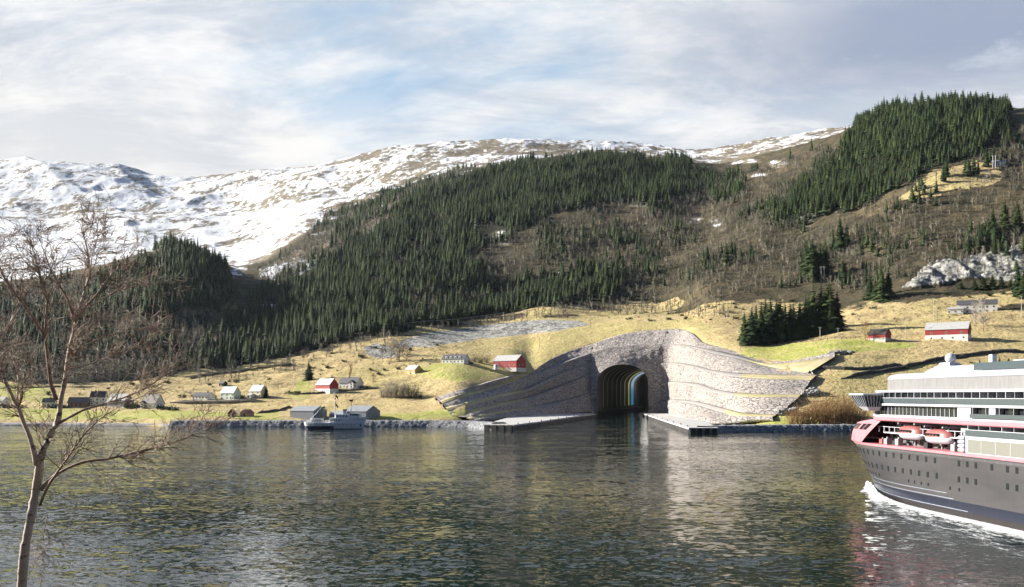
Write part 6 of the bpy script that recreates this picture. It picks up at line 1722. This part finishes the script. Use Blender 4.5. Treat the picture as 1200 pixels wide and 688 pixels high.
CR, cr_hb, cr_stem, cr_rz = cruise_ship()

# bow wave and wash along the cruise ship
def foam_mat():
    m, n, b = pbr('white_foam')
    o = objc(n)
    a1 = n.noise(n.mapping(o, (0.22, 0.8, 1), (0, 0, math.radians(-14))), 1.0, 8, 0.70, 0.5); a2 = n.noise(n.mapping(o, (1.2, 2.6, 1)), 1.0, 6, 0.65)
    v = n.math('ADD', n.math('MULTIPLY', a1, 0.6), n.math('MULTIPLY', a2, 0.4))
    al = n.step(n.math('ADD', v, n.math('SUBTRACT', attr(n, 'thick'), 0.5)), 0.42, 0.60)
    b.inputs['Base Color'].default_value = (0.74, 0.78, 0.80, 1); b.inputs['Roughness'].default_value = 0.8
    n.put(b.inputs['Alpha'], al); bump(n, b, v, 0.8, 0.4)
    return m
def wash():
    n, m = 260, 40; V_ = np.zeros((m, n, 3)); th = np.zeros((m, n)); rg = np.random.default_rng(3)
    xs_ = np.linspace(-1.5, 100, n)
    for i, x in enumerate(xs_):
        y0 = cr_hb(x, 0.3) + 0.05
        wd = 3.0 + 0.26 * max(x, 0) ** 1.0 + 0.6 * math.sin(x * 0.5)
        for j in range(m):
            f = j / (m - 1); y = y0 + wd * f * (1.4 if x < 5 else 1)
            ridge = math.exp(-((f - 0.18) / 0.16) ** 2) * (0.9 * math.exp(-max(0, x) / 22) + 0.18)
            V_[j, i] = (x + 0.9 * f * wd - (2.2 * math.exp(-max(x + 1.5, 0) / 3)) * (1 - f), -y, 0.03 + ridge * (0.8 + 0.5 * rg.random()))
            streak = math.exp(-((f - 0.62 - 0.05 * math.sin(x * .3)) / 0.20) ** 2) * 0.20
            dist = wd * f
            th[j, i] = (0.80 * math.exp(-(dist / (1.1 + 0.022 * max(x, 0))) ** 2) + 0.52 * math.exp(-dist / (5.0 + 0.10 * max(x, 0))) + 0.55 * streak
                        + 0.15 - 0.6 * max(0, (f - 0.8) / 0.2))
    i = np.arange(m - 1)[:, None] * n + np.arange(n - 1)[None]
    q = np.stack([i, i + 1, i + n + 1, i + n], -1).reshape(-1, 4)
    o = link('bow_wave', np_mesh('bow_wave', V_.reshape(-1, 3), [q], True, {'thick': th}), foam_mat())
    o.location = (78.3, 202, 0); o.rotation_euler = (0, 0, cr_rz)
    tag(o, 'white foaming bow wave along the side of the cruise ship', 'wave', kind='stuff')
wash()
# ------------------------------------------------------------------ the birch in the foreground
def birch_bark():
    m, n, b = pbr('birch_bark')
    o = objc(n)
    s = n.new('ShaderNodeSeparateXYZ'); n.l.new(o, s.inputs[0])
    dash = n.noise(n.mapping(o, (3, 3, 16)), 1.0, 4, 0.6); blot = n.noise(n.mapping(o, (4, 4, 3.0)), 1.0, 4, 0.6)
    fine = n.noise(o, 40, 4)
    pale = n.mix(n.step(fine, 0.3, 0.7), (0.62, 0.50, 0.42), (0.42, 0.33, 0.27))
    c = n.mix(n.math('MULTIPLY', n.step(dash, 0.56, 0.66), 0.85), pale, (0.06, 0.045, 0.04))
    c = n.mix(n.step(blot, 0.56, 0.66), c, (0.05, 0.04, 0.035))
    n.put(b.inputs['Base Color'], c); b.inputs['Roughness'].default_value = 0.75
    bump(n, b, n.math('ADD', dash, fine), 0.5, 0.01)
    return m
M_birch = birch_bark()
M_birch2 = simple('birch_limb_bark', (0.42, 0.29, 0.23), (0.20, 0.13, 0.10), 9.0, 0.7, 0, 0.4, 0.01)
M_twig = simple('birch_twig', (0.22, 0.155, 0.115), (0.36, 0.28, 0.21), 6.0, 0.7)

def birch():
    YB = 16.0; k = YB / F; rg = np.random.default_rng(42)
    root = Vector(((24 - 600) * k, YB, 15.0))
    t = thing('birch_tree', 'bare birch with peeling pinkish bark and fine twigs in the left foreground', 'tree', tuple(root))
    def W(x, y, dy=0.0): return P(x, y, YB) + Vector((0, dy, 0)) - root
    def limb(pts, r0, r1, dy0=0.0, dy1=0.0, n=8):
        """spline through pixel points, wandering in depth"""
        A = np.array(pts, float); s = np.concatenate([[0], np.cumsum(np.hypot(*np.diff(A, axis=0).T))]); T_ = np.linspace(0, s[-1], max(10, int(s[-1] / 6)))
        X = np.interp(T_, s, A[:, 0]); Yp = np.interp(T_, s, A[:, 1])
        ker_ = np.array([1, 2, 1]) / 4
        for _ in range(2):
            X[1:-1] = np.convolve(X, ker_, 'valid'); Yp[1:-1] = np.convolve(Yp, ker_, 'valid')
        wob = np.cumsum(rg.normal(0, 0.35, len(T_))); wob -= np.linspace(wob[0], wob[-1], len(T_)); X = X + wob * 0.8
        f = T_ / s[-1]
        P3 = [W(x, y, dy0 + (dy1 - dy0) * g + 0.05 * math.sin(g * 9)) for x, y, g in zip(X, Yp, f)]
        R = r0 + (r1 - r0) * f ** 0.85
        return P3, list(R * (1 + 0.10 * rg.normal(0, 1, len(R)).clip(-1.5, 1.5)))
    mm = 0.001
    trunk = [([(22, 745), (24, 700), (29, 657), (35.5, 618), (40, 581), (43, 557), (46, 540)], 84*mm, 68*mm, 0, 0)]
    stems = [([(46, 541), (50, 527), (54, 514), (62, 499), (65.5, 483), (64.5, 469), (69, 455), (72.5, 429), (75.5, 403), (80, 380), (85, 362), (88, 338), (92, 313), (88, 291), (82, 272), (80, 250)], 58*mm, 7*mm, 0, 0.5),
             ([(43, 545), (38, 520), (33, 499), (28, 478), (18.5, 451), (11, 422), (9.5, 398), (0, 374), (-10, 345)], 46*mm, 8*mm, 0, -0.5),
             ([(40, 530), (30, 512), (21, 498), (13, 470), (7.6, 444), (1, 432), (-12, 410)], 34*mm, 7*mm, 0, 0.6)]
    limbs = [([(64.5, 469), (58.5, 451), (58, 429), (60, 398), (65, 374), (69, 356), (67, 339), (60, 322), (57, 300), (52, 276)], 36*mm, 5*mm, 0.05, -0.6),
             ([(61, 399), (53, 384), (47, 368), (39, 352), (33, 338), (25, 322), (18, 302), (15, 278)], 24*mm, 4*mm, -0.2, -0.9),
             ([(81, 376), (76, 355), (72, 332), (64, 316), (57, 297), (54, 280)], 24*mm, 4*mm, 0.2, -0.3),
             ([(82, 370), (92, 352), (104, 336), (113, 320), (121, 305), (130, 291), (139, 274)], 22*mm, 3*mm, 0.2, 0.9),
             ([(88, 338), (97, 318), (104, 300), (110, 280), (113, 262)], 15*mm, 3*mm, 0.3, 0.0),
             ([(92, 316), (99, 292), (103, 270)], 10*mm, 2*mm, 0.4, 0.7),
             ([(48, 575), (52, 566), (61, 556), (76, 548), (93, 541), (112, 541), (147, 532), (186, 521), (211, 509), (229, 500), (246, 492)], 34*mm, 4*mm, 0, 1.2),
             ([(47, 592), (53, 578), (61, 566), (76, 549), (93, 535), (105, 520), (121, 502), (135, 489), (150, 481), (163, 476)], 28*mm, 4*mm, 0, -0.8),
             ([(63, 498), (72, 491), (86, 481), (107, 474), (130, 467), (156, 454), (170, 438), (178, 424), (184, 403)], 26*mm, 4*mm, 0.1, 1.1),
             ([(72.5, 418), (86, 402), (103, 392), (130, 383), (148, 379), (168, 378)], 16*mm, 3*mm, 0.2, 1.2),
             ([(75, 410), (92, 391), (112, 380), (135, 379)], 12*mm, 3*mm, 0.2, -0.6),
             ([(74, 432), (88, 428), (104, 421), (128, 408), (150, 398)], 12*mm, 3*mm, 0.2, 0.8),
             ([(82, 366), (100, 352), (118, 338), (140, 328), (163, 322)], 13*mm, 2.5*mm, 0.2, 1.0),
             ([(28, 478), (38, 462), (50, 444), (57, 430)], 16*mm, 4*mm, -0.2, -0.6),
             ([(40, 560), (44, 520), (50, 498), (58, 484)], 14*mm, 4*mm, 0.1, 0.4),
             ([(10, 400), (20, 378), (27, 356), (32, 330), (30, 305)], 14*mm, 3*mm, -0.4, 0.2),
             ([(18, 450), (8, 438), (-6, 430), (-20, 410)], 13*mm, 3*mm, -0.3, 0.2),
             ([(0, 376), (4, 350), (2, 320), (7, 292)], 10*mm, 2.5*mm, -0.5, -0.2),
             ([(45, 612), (50, 600), (47, 625), (41, 650), (38, 662)], 10*mm, 3*mm, 0.1, 0.3),
             ([(93, 541), (100, 552), (110, 560), (116, 566)], 9*mm, 3*mm, 0.3, 0.5),
             ([(186, 521), (200, 505), (214, 496), (222, 488)], 8*mm, 2*mm, 0.9, 0.7),
             ([(130, 467), (145, 470), (160, 463), (172, 455)], 9*mm, 2*mm, 0.6, 0.2)]
    bark = MB(); bm = MB(); tw = MB()
    sources = []
    for L, mb, n in ((trunk, bark, 14), (stems, bark, 10), (limbs, bm, 7)):
        for a in L:
            p, r = limb(*a[:3], a[3], a[4]); mb.tube(p, r, n)
            if L is not trunk: sources.append((p, r))
    # secondary branches, twigs, buds: each grown off the one before
    def grow(p0, d, L, r, depth):
        n = 7 if depth < 2 else 5
        pts = [p0]; d = d.normalized(); p = p0
        for i in range(n):
            d = (d + Vector(tuple(rg.normal(0, 0.17, 3))) + Vector((0, 0, 0.05 if depth == 0 else -0.03))).normalized()
            p = p + d * (L / n); pts.append(p)
        rr = [max(0.0026, r * (1 - 0.75 * i / n)) for i in range(n + 1)]
        tw.tube(pts, rr, 4 if depth else 5, 0, False)
        return pts
    for p, r in sources:
        tot = sum((b - a).length for a, b in zip(p[:-1], p[1:]))
        nb = int(tot * 13)
        for _ in range(nb):
            f = rg.uniform(0.22, 1.0) ** 0.75 * (len(p) - 1); i = min(int(f), len(p) - 2); q = p[i].lerp(p[i + 1], f - i)
            tg = (p[i + 1] - p[i]).normalized()
            side = Vector(tuple(rg.normal(0, 1, 3))); side = (side - tg * side.dot(tg)).normalized()
            d = tg * rg.uniform(0.5, 1.0) + side * rg.uniform(0.45, 0.9) + Vector((0.08, 0, 0.16))
            L = rg.uniform(0.25, 0.80) * (0.75 + 0.5 * (1 - f / len(p)))
            b1 = grow(q, d, L, min(0.010, r[i] * 0.6), 0)
            for _2 in range(int(L * 11)):
                j = rg.integers(1, len(b1) - 1); tg2 = (b1[j + 1] - b1[j]).normalized()
                s2 = Vector(tuple(rg.normal(0, 1, 3))); s2 = (s2 - tg2 * s2.dot(tg2)).normalized()
                L2 = rg.uniform(0.10, 0.34)
                b2 = grow(b1[j], tg2 * 0.9 + s2 * 0.75, L2, 0.0056, 1)
                for _3 in range(rg.integers(0, 3)):
                    m_ = rg.integers(1, len(b2) - 1); tg3 = (b2[m_ + 1] - b2[m_]).normalized()
                    s3 = Vector(tuple(rg.normal(0, 1, 3)))
                    grow(b2[m_], tg3 * 0.9 + s3 * 0.6, rg.uniform(0.05, 0.15), 0.0042, 2)
    bark.build('trunk', M_birch, t, True); bm.build('branches', M_birch2, t, True); tw.build('twigs', M_twig, t, True)
birch()
